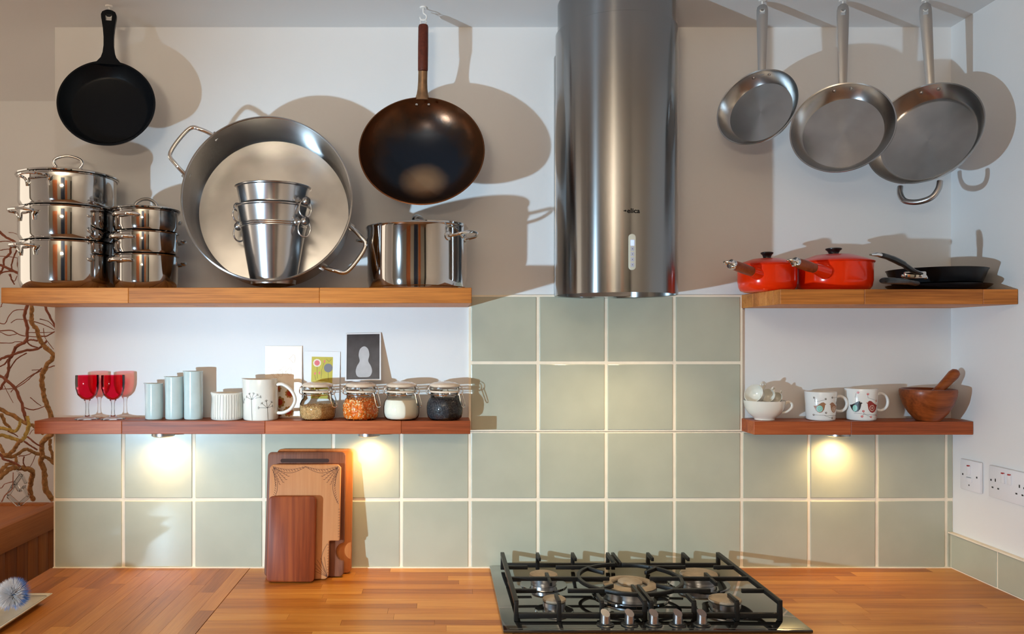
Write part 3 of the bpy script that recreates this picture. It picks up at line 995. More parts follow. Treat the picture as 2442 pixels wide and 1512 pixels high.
# ------------------------------------------------------------------ hung pans
def hook(x, d, zhang, label, r=0.011):
    t = thing('ceiling_hook', (x, -d, CEIL), label, 'hook', 'white hooks under the ceiling')
    MB().lathe([(0, -.004), (.009, -.0035), (.010, 0), (0, 0)], 20).build('plate', 'white_wire', t)
    L = CEIL - zhang
    pts = [(0, 0, -.001), (0, 0, -max(L - 2 * r - .004, .002))]
    c = Vector((0, 0, -(L - r)))
    pts += [c + Vector((-r * .0 + r * sin(a), 0, r * cos(a))) for a in [R(20 + 28 * k) for k in range(10)]]
    MB().tube(smooth_path(pts, 3), .0022, 8).build('hook_wire', 'white_wire', t)
    return t

def strap(root, p0, p1, side, widths, thick, mat, hole=None, bow=0.0, name='handle'):
    """tapering strap from p0 to p1 (local), optional slot near p1; widths = [(t, w)...]"""
    p0, p1, side = Vector(p0), Vector(p1), Vector(side).normalized()
    ax = (p1 - p0)
    nrm = ax.cross(side).normalized()
    rows = []
    for t, w in widths:
        c = p0 + ax * t + nrm * (bow * sin(pi * t))
        hw = 0.0
        if hole and hole[0] <= t <= hole[1]:
            hw = hole[2]
        rows.append((t, c, w, hw))
    mb = MB()
    for s in (-1, 1):
        off = nrm * (s * thick / 2)
        o = len(mb.v)
        for (t, c, w, hw) in rows:
            for q in (-w / 2, -max(hw, w * .22), max(hw, w * .22), w / 2):
                cam_ = (1 - (2 * q / max(w, 1e-5)) ** 2) * thick * .35 * s
                mb.v.append(tuple(c + side * q + off + nrm * cam_))
        for i in range(len(rows) - 1):
            for j in range(3):
                if j == 1 and rows[i][3] > 0 and rows[i + 1][3] > 0:
                    continue
                a = o + i * 4 + j
                mb.f.append((a, a + 1, a + 5, a + 4)); mb.m.append(0)
    n = len(rows) * 4
    def wall_(i, j):
        mb.f.append((i, j, n + j, n + i)); mb.m.append(0)
    for i in range(len(rows) - 1):
        wall_(i * 4, i * 4 + 4); wall_(i * 4 + 3, i * 4 + 7)
        if rows[i][3] > 0 and rows[i + 1][3] > 0:
            wall_(i * 4 + 1, i * 4 + 5); wall_(i * 4 + 2, i * 4 + 6)
    hr = [i for i, r in enumerate(rows) if r[3] > 0]
    if hr:
        wall_(hr[0] * 4 + 1, hr[0] * 4 + 2); wall_(hr[-1] * 4 + 1, hr[-1] * 4 + 2)
    for e in (0, len(rows) - 1):
        for j in range(3):
            wall_(e * 4 + j, e * 4 + j + 1)
    return mb.build(name, mat, root, angle=50)

# cast iron skillet
Ms = frame((-0.8963, -0.200, 2.2035), R(-11), R(13))
sk = thing('skillet', None, 'black cast iron skillet hanging at the far left under the ceiling', 'pan', M=Ms)
r = 0.1255
MB().lathe([(0, -.046), (r * .78, -.046), (r * .84, -.042), (r * .985, -.003), (r, 0), (r - .001, .0015), (r - .005, .001), (r * .80, -.038), (r * .74, -.0415), (0, -.0415)], 96).build('body', 'cast_iron', sk, angle=40)
top = Ms.inverted() @ P(260, 28, 0.150)
strap(sk, (0, r - .012, -.004), top + Vector((0, .002, 0)), (1, 0, 0), [(0, .075), (.06, .058), (.13, .040), (.22, .031), (.35, .026), (.5, .026), (.66, .030), (.80, .036), (.86, .039), (.92, .040), (.97, .034), (1.0, .018)], .010, 'cast_iron', hole=(.80, .92, .005), bow=0.0)
hk = Ms @ (Vector((0, r - .012, -.004)).lerp(top, .91))
hook(hk.x, -hk.y, hk.z - .004, 'white ceiling hook holding the black skillet')

# wok
Mw = frame((-0.050, -0.200, 2.0770), R(0), R(20.6))
wk = thing('wok', None, 'seasoned dark steel wok with a wooden handle hanging beside the hood', 'wok', M=Mw)
r = 0.168
pr = [(0, -.088)]
for k in range(1, 15):
    a = k / 14.0
    pr.append((r * sin(a * R(78)) / sin(R(78)), -.088 * (cos(a * R(78)) - cos(R(78))) / (1 - cos(R(78)))))
pr += [(r + .0015, .0005), (r - .0005, .0015)]
pr += [(q[0] * .988, q[1] + .0015) for q in reversed(pr[1:15])] + [(0, -.0865)]
MB().lathe(pr, 96).build('bowl', 'wok_steel', wk, angle=50)
wi = Mw.inverted()
h0 = wi @ P(1007, 238, 0.133); h1 = wi @ P(1008.5, 170, 0.145); h2 = wi @ P(1009.5, 59, 0.143)
ax = (h1 - h0)
MB().tube([h0 + ax * t for t in (.0, .10, .2, .38, .65, 1.0)], [.0205, .0185, .0160, .0138, .0128, .0128], 20, flat=.8).build('socket', 'wok_socket', wk)
hd = MB().tube([h1 + (h2 - h1) * t for t in (0, .02, .5, .95, .985, 1.0)], [.0125, .0138, .0142, .0138, .0125, .008], 20).build('grip', 'wok_wood', wk)
for q in ((-.016, -.022), (.016, -.022)):
    c = wi @ P(1008 + q[0] * 900, 250, 0.165)
    MB().ball(c, .0042, 10, 6).build('rivet', 'mirror_steel', wk)
wtop = P(1009.5, 59, 0.143)
wh = hook(wtop.x, -wtop.y, wtop.z + .012, 'white ceiling hook holding the wok', r=.009)
MB().tube(arc_pts((0, 0, wtop.z - CEIL + .007), .008, 0, 2 * pi, 16), .0015, 6).build('eyelet', 'white_wire', wk).matrix_parent_inverse = Mw.inverted() @ Matrix.Translation((wtop.x, wtop.y, CEIL))

# three steel frying pans
def frypan(center, r, yaw, tilt, depth, toppx, label, hooklabel, mat_in, helper=False):
    M = frame(center, R(yaw), R(tilt))
    t = thing('frying_pan', None, label, 'pan', 'steel frying pans hung in a row', M=M)
    MB().lathe([(0, -depth - .006), (r * .80, -depth - .006), (r * .81, -depth), (r * .86, -depth + .006), (r * .985, -.004), (r + .0015, 0), (r + .001, .0016), (r - .002, .0005), (r * .965, -.005), (r * .84, -depth + .010), (r * .78, -depth + .0045), (0, -depth + .004)], 96).build('body', mat_in, t, angle=35)
    wd = P(toppx[0], toppx[1], 0.190)
    tp = M.inverted() @ wd
    p0 = Vector((0, r + .004, -.012))
    axw = (M.to_3x3() @ (tp - p0)).normalized()
    sidew = axw.cross(Vector((sin(R(yaw * .55)), cos(R(yaw * .55)), 0))).normalized()
    side = M.to_3x3().inverted() @ sidew
    strap(t, p0, tp, side, [(0, .020), (.3, .023), (.6, .0265), (.80, .0285), (.855, .0290), (.925, .0285), (.97, .025), (1.0, .012)], .008, 'satin_steel', hole=(.855, .925, .0045))
    # bracket and rivets at the rim
    MB().box((0, r * .985, -.016), (.034, .012, .016), bevel=.003).build('bracket', 'satin_steel', t)
    for q in (-.021, .021):
        MB().ball((q, math.sqrt((r * .930) ** 2 - q * q), -.013), .0046, 10, 6).build('rivet', 'mirror_steel', t)
    if helper:
        pts = [Vector((q[0], -(r * .95) - q[1], -.022)) for q in ((-.048, 0), (-.046, .022), (-.032, .044), (0, .052), (.032, .044), (.046, .022), (.048, 0))]
        MB().tube(smooth_path(pts, 5), .0075, 10, flat=1.0).build('helper_handle', 'satin_steel', t)
    hw = M @ p0.lerp(tp, .92)
    hook(hw.x, -hw.y, hw.z - .004, hooklabel, r=.007)
    return t
frypan((0.841, -0.220, 2.186), .1065, 42, 14.5, .036, (1818, 12), 'smallest of the three hanging steel frying pans, next to the hood', 'white ceiling hook holding the smallest frying pan', 'inner_steel')
frypan((1.068, -0.220, 2.132), .127, 30, 13, .038, (2010, 10), 'middle hanging steel frying pan with a stained dull bottom', 'white ceiling hook holding the middle frying pan', 'inner_steel')
frypan((1.283, -0.220, 2.116), .1435, 50.5, 16.7, .048, (2206, 8), 'largest hanging steel frying pan with a loop handle at the bottom', 'white ceiling hook holding the largest frying pan', 'inner_steel', True)

# ------------------------------------------------------------------ right deep shelf
ZR = ZU - 0.0035
def red_pan(px, d, r, h, dome, label, lidlabel, tip, base):
    x = (px - CX) / F * (D - d)
    t = thing('saucepan', (x, -d, ZR), label, 'saucepan', 'red enamelled saucepans')
    MB().lathe([(0, 0), (r * .78, 0), (r * .90, .004), (r * .97, .014), (r, .03), (r, h - .003), (r + .001, h), (r - .004, h), (r - .005, .02), (r * .8, .006), (0, .006)], 80).build('body', 'red_enamel', t, angle=60)
    b0 = P(*base) - Vector((x, -d, ZR)); b1 = P(*tip) - Vector((x, -d, ZR))
    ax = b1 - b0
    MB().tube([b0 + ax * k for k in (-.55, -.30, -.1, 0.02)], [.020, .017, .0145, .0135], 16).build('handle_socket', 'red_enamel', t)
    hg = MB().tube([b0 + ax * k for k in (0, .3, .6, .88)], [.0125, .0138, .0135, .0120], 18).build('handle', 'handle_wood', t)
    MB().tube([b0 + ax * k for k in (.86, .90, .97, 1.0)], [.0128, .0132, .0125, .008], 18).build('ferrule', 'chrome', hg)
    nx = ax.normalized()
    side = nx.cross(Vector((0, 0, 1))).normalized()
    MB().tube([b1 + nx * (.010 + .010 * cos(a)) + Vector((0, 0, 1)).cross(side).normalized() * 0 + side * (.008 * sin(a)) for a in [2 * pi * k / 18 for k in range(18)]], .0032, 8, closed=True).build('hanging_ring', 'chrome', hg)
    # pouring lip on the far side
    l = thing('pot_lid', (x, -d, ZR + h + .0005), lidlabel, 'lid', 'red enamelled lids')
    MB().lathe([(r - .006, -.003), (r + .003, 0), (r + .0045, .003), (r + .002, .005), (r * .85, .011), (r * .5, dome * .9), (0, dome), (0, dome - .004), (r * .85, .004), (r - .006, -.003)], 80).build('dome', 'red_lid', l, angle=50)
    k = r * .19
    MB().lathe([(0, dome - .001), (k * .75, dome - .001), (k * .68, dome + .003), (k * .85, dome + .009), (k * 1.12, dome + .013), (k * 1.12, dome + .016), (k * .9, dome + .0175), (0, dome + .018)], 32).build('knob', 'black_plastic', l, angle=60)
red_pan(1829, .135, .0775, .071, .022, 'smaller red enamel saucepan with a wooden handle at the end of the right shelf', 'small red lid with a black knob on the smaller saucepan', (1741, 629, .255), (1793, 648, .205))
red_pan(1988, .135, .0985, .078, .026, 'larger red enamel saucepan with a wooden handle beside the black pans', 'wide red lid with a black knob on the larger saucepan', (1893, 624, .275), (1942, 640, .235))
# pouring lip of the small pan
def black_pan(px, d, r, h, z0, label, tip_pts, extra):
    x = (px - CX) / F * (D - d)
    t = thing('frying_pan', (x, -d, z0), label, 'pan', 'black frying pans on the right shelf')
    MB().lathe([(0, 0), (r * .82, 0), (r * .88, .004), (r * .985, h - .004), (r + .001, h), (r - .003, h), (r * .86, .008), (r * .8, .004), (0, .004)], 80).build('body', 'nonstick', t, angle=40)
    o = Vector((x, -d, z0))
    pts = [P(*q) - o for q in tip_pts]
    hd = MB().tube(smooth_path(pts, 5), extra, 14, flat=.62)
    return t, hd, o
t, hd, o = black_pan(2232, .142, .1225, .042, ZR + .0185, 'upper black nonstick frying pan stacked on the other with a chrome bracket on its handle', [(2197, 654, .262), (2176, 645, .285), (2150, 628, .31), (2120, 614, .335), (2098, 608, .35)], [.008] * 5 + [.009] * 5 + [.011] * 5 + [.010] * 5 + [.008])
h_ = hd.build('handle', 'black_plastic', t)
pp = [P(2101, 609, .347) - o, P(2088, 606.5, .358) - o, P(2076, 607.5, .366) - o]
MB().tube(pp, [.0085, .008, .004], 12, flat=.6).build('end_cap', 'chrome', h_)
br = [P(2160, 639, .292) - o, P(2185, 647, .274) - o, P(2203, 655, .262) - o, P(2208, 664, .258) - o]
MB().tube(smooth_path(br, 4), .0055, 10, flat=.6).build('bracket', 'chrome', t)
MB().box(P(2182, 656, .262) - o, (.052, .010, .018), rot=(0, 0, R(-14)), bevel=.003).build('mount', 'mirror_steel', t)
for q in (2153, 2197):
    MB().ball(P(q, 658, .272) - o, .0042, 10, 6).build('rivet', 'chrome', t)
t, hd, o = black_pan(2236, .150, .126, .0175, ZR, 'lower black frying pan flat on the right shelf under the other pan', [(2185, 676, .275), (2160, 672, .30), (2130, 670, .33), (2104, 669, .345)], [.010] * 5 + [.012] * 5 + [.013] * 5 + [.009])
hd.build('handle', 'black_plastic', t)

# ------------------------------------------------------------------ narrow shelf, left
SD = 0.052
def at_shelf(px, d=SD):
    return (px - CX) / F * (D - d)
K = F / (D - SD)
ZS = ZL + 0.0004
def wine_glass(px, label):
    t = thing('wine_glass', (at_shelf(px), -SD, ZS), label, 'glass', 'red wine glasses')
    MB().lathe([(.0075, .0555), (.016, .0595), (.026, .070), (.0312, .088), (.0322, .104), (.0318, .1255)], 48).build('bowl', 'glass_red', t, angle=60)
    MB().lathe([(0, .0565), (.0085, .0560), (.0095, .0540), (.0062, .0515), (.0048, .045), (.0044, .030), (.0052, .014), (.010, .0065), (.022, .0035), (.0335, .0012), (.0338, .0002), (0, 0)], 40).build('stem', 'glass', t, angle=60)
wine_glass(208, 'red stemmed wine glass nearest the left end of the narrow shelf')
wine_glass(269.5, 'red stemmed wine glass beside the shortest pale blue vase')

def spout_lathe(prof, n=64, spout_az=R(-80), amt=0.006, z_from=0.0, width=0.5, base=None):
    """lathe whose upper edge is pulled out into a small lip"""
    mb = MB().lathe(prof, n)
    zt = max(p[1] for p in prof)
    d = Vector((sin(spout_az), -cos(spout_az), 0))
    for i, v in enumerate(mb.v):
        v = Vector(v)
        if v.z > z_from:
            h = Vector((v.x, v.y, 0))
            if h.length > 1e-4:
                w = max(0.0, (h.normalized().dot(d) - (1 - width)) / width)
                k = (v.z - z_from) / (zt - z_from)
                mb.v[i] = tuple(v + d * (amt * w * w * k * k) + Vector((0, 0, amt * .25 * w * w * k)))
    return mb
def vase(px, w, h, label):
    t = thing('vase', (at_shelf(px), -SD, ZS), label, 'vase', 'pale blue spouted vases')
    r = w / 2 / K
    H_ = h / K
    spout_lathe([(0, 0), (r * .93, 0), (r * .98, .002), (r, .006), (r * 1.0, H_ * .5), (r * .99, H_ - .003), (r * 1.01, H_), (r * .97, H_ + .0004), (r * .90, H_ - .002), (r * .88, .006), (0, .005)], 56, R(-78), .0045, H_ - .010).build('body', 'celadon', t, angle=50)
vase(367.5, 41, 85, 'shortest of the three pale blue ceramic vases')
vase(415.5, 41, 101, 'middle sized pale blue ceramic vase between two others')
vase(461.5, 44, 114, 'tallest of the three pale blue ceramic vases')

def cyl_surf(rf, az0=0.0):
    def f(u, v, h):
        r = rf(v)
        a = az0 + u / r
        return Vector(((r + h) * sin(a), -(r + h) * cos(a), v))
    return f
# striped cream jug
jr = 38.5 / K; jh = 63 / K
t = thing('cream_jug', (at_shelf(542), -SD, ZS), 'small squat white jug with thin dark vertical stripes', 'jug')
def jrf(v):
    return jr * (1.0 - 0.09 * max(0, v / jh) ** 1.6)
pr = [(0, 0), (jr * .93, 0), (jr * .985, .003)] + [(jrf(jh * k / 8), jh * k / 8) for k in range(1, 8)] + [(jrf(jh) + .0004, jh - .001), (jrf(jh) - .0012, jh + .0005), (jrf(jh) - .004, jh - .003), (jr * .9, .008), (0, .006)]
jb = spout_lathe(pr, 72, R(-85), .006, jh - .016).build('body', 'white_ceramic', t, angle=60)
mb = MB(); sfj = cyl_surf(jrf)
for k in range(-7, 8):
    u = k * .0078 + random.uniform(-.001, .001)
    print_line(mb, sfj, [(u, .003), (u + random.uniform(-.0008, .0008), jh * .5), (u + random.uniform(-.001, .001), jh - .004)], .0007, .0003, 4)
mb.build('stripes', 'ink', t)
MB().tube(smooth_path([polar(jr * .94, R(155), jh * .82), polar(jr * 1.25, R(155), jh * .86), polar(jr * 1.42, R(155), jh * .60), polar(jr * 1.22, R(155), jh * .32), polar(jr * .98, R(155), jh * .25)], 4), .0038, 10).build('handle', 'white_ceramic', t)
# tall jug with cow parsley drawing
jr2 = 41 / K; jh2 = 96 / K
t = thing('milk_jug', (at_shelf(622, .060), -.060, ZS), 'tall white jug with a cow parsley drawing and a big loop handle', 'jug')
spout_lathe([(0, 0), (jr2 * .95, 0), (jr2, .004), (jr2 * 1.0, jh2 * .5), (jr2 * .965, jh2 - .002), (jr2 * .95, jh2), (jr2 * .91, jh2 - .002), (jr2 * .93, .008), (0, .006)], 80, R(-92), .009, jh2 - .022, .45).build('body', 'white_ceramic', t, angle=60)
MB().tube(smooth_path([polar(jr2 * .94, R(80), jh2 * .86), polar(jr2 * 1.35, R(80), jh2 * .87), polar(jr2 * 1.85, R(80), jh2 * .72), polar(jr2 * 2.08, R(80), jh2 * .50), polar(jr2 * 1.85, R(80), jh2 * .29), polar(jr2 * 1.40, R(80), jh2 * .18), polar(jr2 * .96, R(80), jh2 * .17)], 6), .0050, 10).build('handle', 'white_ceramic', t)
sfm = cyl_surf(lambda v: jr2 * (1.0 - .035 * max(0, v / jh2 - .5) * 2), 0)
mb = MB()
def umbel(cu, base, fork, spokes, lw=.0008):
    print_line(mb, sfm, [(cu + .002, base), (cu + .001, fork * .5), (cu, fork)], lw * 1.4, .0005, 6)
    for (du, dv) in spokes:
        e = (cu + du, fork + dv)
        print_line(mb, sfm, [(cu, fork), e], lw, .0005, 4)
        for q in range(5):
            a = math.atan2(dv, du) + (q - 2) * .5
            f = (e[0] + .0045 * cos(a), e[1] + .0045 * sin(a))
            print_line(mb, sfm, [e, f], lw * .6, .0005, 2)
            print_shape(mb, sfm, disc2(f[0], f[1], .0006, 6), .0005, 1)
umbel(-.016, .002, .060, [(-.016, .006), (-.006, .014), (.006, .015), (.016, .012), (.024, .007)])
umbel(.029, .002, .036, [(-.022, .001), (-.014, .012), (-.003, .018), (.012, .014), (.014, .004)])
umbel(-.064, .030, .044, [(.012, .006), (.016, .014)])
mb.build('drawing', 'ink', t, smooth=False)

# greeting cards
def card(name, px0, px1, ztop, zbot, dbot, dtop, label, mat, roll=0.0):
    w = (px1 - px0) / F * (D - (dbot + dtop) / 2)
    xc = ((px0 + px1) / 2 - CX) / F * (D - (dbot + dtop) / 2)
    h = math.hypot(ztop - zbot, dbot - dtop)
    tilt = math.atan2(dbot - dtop, ztop - zbot)
    M = Matrix.Translation((xc, -dbot, zbot)) @ Euler((-tilt, 0, 0)).to_matrix().to_4x4() @ Euler((0, roll, 0)).to_matrix().to_4x4()
    t = thing(name, None, label, 'card', None, M=M)
    MB().box((0, 0, h / 2), (w, .0007, h)).build('sheet', mat, t, smooth=False)
    return t, w, h, (lambda u, v, hh: Vector((u, -.00036 - hh, v)))
t, w, h, fl = card('greeting_card', 632, 720, EYE + (CY - 826) / 813 + .001, ZS, .010, .003, 'tall shiny foil card with red flowers standing behind the white jug', 'foil')
mb = MB()
random.seed(4)
for (u, v, r0) in ((-.012, .045, .017), (.018, .070, .013), (-.02, .085, .014), (.015, .018, .015), (-.015, .012, .012)):
    mb = MB()
    for k in range(9):
        a = 2 * pi * k / 9
        print_shape(mb, fl, [(u + r0 * .75 * cos(a) + r0 * .28 * cos(b), v + r0 * .75 * sin(a) + r0 * .28 * sin(b)) for b in [2 * pi * i / 8 for i in range(8)]], .0002, 1)
    mb.build('flower_print', 'foil_gold', t, smooth=False)
for (u, v, r0) in ((-.012, .045, .010), (.018, .070, .008), (-.02, .085, .009), (.015, .018, .009), (-.015, .012, .008)):
    mb = MB(); print_shape(mb, fl, disc2(u, v, r0, 12), .0003, 1)
    mb.build('flower_centre', 'foil_red', t, smooth=False)
mb = MB()
for k in range(7):
    u0, v0 = random.uniform(-.04, .03), random.uniform(.12, .185)
    pts = [(u0 + .010 * cos(a), v0 + .006 * sin(2 * a) + .008 * sin(a)) for a in [2 * pi * i / 10 for i in range(11)]]
    print_line(mb, fl, pts, .0004, .0002, 1)
mb.build('leaf_outline', 'foil_gold', t, smooth=False)

t, w, h, fl = card('greeting_card', 723, 808, EYE + (CY - 838) / 813, ZS, .0085, .002, 'white card with a flower picture on olive yellow behind the first jar', 'card_white', R(1.2))
pw, v0, v1 = .031, .055, h - .016
mb = MB(); print_shape(mb, fl, [(-pw, v0), (pw, v0), (pw, v1), (-pw, v1)], .0002, 1); mb.build('picture', 'print_olive', t, smooth=False)
vt = v1 - .018
mb = MB()
for k in range(14):
    a = 2 * pi * k / 14
    print_shape(mb, fl, [(-.015 + .0095 * cos(a) + .0028 * cos(b), vt + .0095 * sin(a) + .0028 * sin(b)) for b in [2 * pi * i / 6 for i in range(6)]], .0004, 1)
mb.build('petals', 'print_cream', t, smooth=False)
mb = MB(); print_shape(mb, fl, disc2(-.015, vt, .0078, 14), .0006, 1)
for (u, v) in ((.006, vt + .004), (-.008, vt - .030), (-.021, vt - .032)):
    print_shape(mb, fl, [(u, v - .004), (u + .003, v), (u + .002, v + .006), (u - .002, v + .002)], .0005, 1)
mb.build('blooms', 'print_pink', t, smooth=False)
mb = MB(); print_shape(mb, fl, disc2(.018, vt - .014, .0128, 18), .0006, 1); mb.build('seed_head', 'print_grey', t, smooth=False)
mb = MB()
for pts in ([(-.015, vt - .008), (-.013, vt - .045)], [(.006, vt + .002), (-.001, vt - .02), (-.002, vt - .045)], [(.012, vt + .012), (.02, vt + .004), (.027, vt + .012)], [(-.021, vt - .035), (-.018, vt - .05)], [(.018, vt - .027), (.019, vt - .05)]):
    print_line(mb, fl, pts, .0007, .0005, 3)
mb.build('stems', 'ink', t, smooth=False)

JH = 0.1085
t, w, h, fl = card('photo_card', 824.5, 909.5, EYE + (CY - 794) / 813, ZS + JH + .0008, .040, .004, 'black and white photo card with a white border standing on the corn jar', 'card_white', R(-1.0))
mb = MB(); print_shape(mb, fl, [(-w / 2 + .004, .004), (w / 2 - .004, .004), (w / 2 - .004, h - .004), (-w / 2 + .004, h - .004)], .0002, 1); mb.build('picture', 'card_charcoal', t, smooth=False)
oval = [(.002, .010), (.019, .012), (.026, .026), (.023, .042), (.015, .058), (.018, .076), (.014, .094), (.003, .102), (-.009, .094), (-.013, .076), (-.010, .058), (-.018, .042), (-.021, .026), (-.015, .012)]
cl = smooth_path([Vector((q[0], q[1], 0)) for q in oval[-2:] + oval + oval[:2]], 4)[8:8 + 4 * len(oval)]
mb = MB(); print_shape(mb, fl, [(q.x, q.y) for q in cl], .0004, 3)
mb.build('pale_form', 'card_pale', t, smooth=False)

# clip top jars
def jar(px, label, fill):
    t = thing('storage_jar', (at_shelf(px, .063), -.063, ZS), label, 'jar', 'clip top glass jars in a row')
    outer = [(0, .0015), (.036, .001), (.043, .002), (.0485, .008), (.0512, .020), (.0516, .036), (.0500, .048), (.0455, .057), (.0412, .0625), (.0405, .069), (.0425, .070), (.0425, .073), (.0405, .074), (.0405, .0775)]
    MB().lathe(outer, 56).build('glass_body', 'glass', t, angle=60)
    MB().lathe([(.0400, .0780), (.0428, .0782), (.0432, .0805), (.0428, .0825), (.0400, .0830)], 48).build('rubber_seal', 'seal', t)
    MB().lathe([(.0395, .0835), (.0415, .084), (.0415, .091), (.0400, .0925)], 48).build('lid_glass', 'glass', t)
    MB().lathe([(0, .0930), (.040, .0930), (.0435, .0950), (.0440, .0985), (.0420, .1015), (.030, .1062), (.012, JH - .0004), (0, JH)], 48).build('lid', 'lid_cream', t, angle=60)
    # wire bail: hinge on the left, lever on the right
    wr = MB().tube([polar(.0437, 2 * pi * k / 40, .0715) for k in range(40)], .0012, 6, closed=True).build('wire_bail', 'chrome', t)
    for s, a in ((-1, R(-78)), (1, R(62))):
        for q in (-.012, .012):
            aa = a + q / .044
            MB().tube(smooth_path([polar(.0440, aa, .0715), polar(.0520, aa, .0760), polar(.0520, aa, .0880), polar(.0455, aa, .0960)], 4), .0012, 6).build('hinge' if s < 0 else 'clasp', 'chrome', wr)
    a = R(62)
    mb = MB()
    lo = [polar(.0500, a - .20, .078), polar(.0540, a - .20, .066), polar(.0600, a - .17, .040), polar(.0605, a + .17, .040), polar(.0540, a + .20, .066), polar(.0500, a + .20, .078)]
    mb.tube(smooth_path(lo, 5), .0013, 6)
    mb.build('lever', 'chrome', wr)
    fill(t)
    return t
def fill_prof(top, s=.965):
    pr = [(0, .0025), (.034, .0025)]
    for (r, z) in ((.043, .004), (.0485, .010), (.0512, .020), (.0516, .036), (.0500, .048), (.0455, .057), (.0412, .0625), (.0400, .069)):
        if z < top:
            pr.append((r * s, z))
    def rr(z):
        for (a, b) in zip(pr[1:], pr[2:]):
            if a[1] <= z <= b[1]:
                return a[0] + (b[0] - a[0]) * (z - a[1]) / max(b[1] - a[1], 1e-6)
        return pr[-1][0]
    return pr, rr
def grains(t, top, n, mat, mat2, base, sz, name, dome=.003):
    pr, rr = fill_prof(top, .945)
    rt = pr[-1][0]
    MB().lathe(pr + [(rt * .9, top), (rt * .4, top + dome), (0, top + dome)], 40).build('fill', base, t)
    rnd = random.Random(n)
    mb = MB()
    tmpl = MB().ball((0, 0, 0), 1.0, 6, 4)
    tv = [Vector(v) for v in tmpl.v]
    for k in range(n):
        if k < n * .82:
            a = rnd.uniform(-pi * .62, pi * .62)
            z = rnd.uniform(.004, top)
            p = polar(rr(z) * 1.0, a, z)
        else:
            q = math.sqrt(rnd.random()) * rt * .95
            p = polar(q, rnd.uniform(0, 2 * pi), top + dome * (1 - q / rt))
        M = Matrix.Translation(p) @ Euler((rnd.uniform(0, 6), rnd.uniform(0, 6), rnd.uniform(0, 6))).to_matrix().to_4x4() @ Matrix.Diagonal((sz[0], sz[1], sz[2], 1))
        mb.cur = 1 if rnd.random() < .32 else 0
        mb.add([M @ v for v in tv], tmpl.f)
    o = mb.build(name, [mat, mat2], t)
    o['kind'] = 'stuff'
jar(757.5, 'clip top jar half full of brown rice beside the tall white jug', lambda t: grains(t, .040, 1500, 'rice', 'grain_brown', 'grain_brown', (.0030, .0010, .0010), 'rice_grains'))
jar(860.5, 'clip top jar full of orange popcorn kernels below the photo card', lambda t: grains(t, .058, 720, 'corn', 'corn_tip', 'corn', (.0036, .0026, .0018), 'corn_kernels'))
def sug(t):
    pr, rr = fill_prof(.058, .955)
    MB().lathe(pr + [(pr[-1][0] * .8, .0585), (0, .060)], 48).build('sugar', 'sugar', t)
jar(957.5, 'clip top jar full of pale sugar between the corn and the black seeds', sug)
jar(1060.5, 'clip top jar full of small black seeds at the end of the shelf', lambda t: grains(t, .060, 1700, 'seed_black', 'seed_grey', 'seed_black', (.0014, .0011, .0011), 'black_seeds'))

# ------------------------------------------------------------------ narrow shelf, right
ZQ = ZL - 0.0016
t = thing('bowl_cup', (at_shelf(1823, .056), -.056, ZQ), 'wide cream cup at the left end of the right shelf holding small cups', 'cup')
MB().lathe([(0, .002), (.0235, .002), (.026, 0), (.028, .001), (.0275, .004), (.031, .008), (.044, .019), (.0525, .034), (.0562, .050), (.0568, .0555), (.0552, .0562), (.0535, .050), (.049, .034), (.040, .019), (.026, .009), (0, .007)], 64).build('bowl', 'white_ceramic', t, angle=60)
a = R(72)
MB().tube(smooth_path([polar(.053, a, .046), polar(.062, a, .053), polar(.072, a, .048), polar(.0715, a, .037), polar(.061, a, .026), polar(.047, a, .021)], 5), .0036, 10).build('handle', 'white_ceramic', t)
def tiny_cup(px, py, d, s, rot, label, dark_text=False):
    p = P(px, py, d)
    M = Matrix.Translation(p) @ Euler(rot).to_matrix().to_4x4()
    t = thing('measuring_cup', None, label, 'cup', 'little measuring cups in the cream cup', M=M)
    MB().lathe([(0, -.015 * s), (.012 * s, -.015 * s), (.019 * s, -.010 * s), (.0255 * s, .004 * s), (.028 * s, .018 * s), (.0265 * s, .0185 * s), (.0235 * s, .004 * s), (.017 * s, -.008 * s), (0, -.0125 * s)], 40).build('bowl', 'white_ceramic', t, angle=60)
    MB().tube(smooth_path([(.024 * s, 0, .006 * s), (.034 * s, 0, .012 * s), (.043 * s, 0, .006 * s), (.041 * s, 0, -.005 * s), (.030 * s, 0, -.008 * s), (.019 * s, 0, -.006 * s)], 5), .0026 * s + .0006, 8).build('handle', 'white_ceramic', t)
tiny_cup(1804, 944, .060, 1.0, (R(35), R(-58), R(0)), 'largest measuring cup tilted in the wide cream cup')
tiny_cup(1834, 947, .062, .74, (R(35), R(-58), R(10)), 'middle measuring cup leaning behind the largest one')
tiny_cup(1853, 951, .060, .58, (R(35), R(-55), R(14)), 'smallest measuring cup leaning at the cup handle')

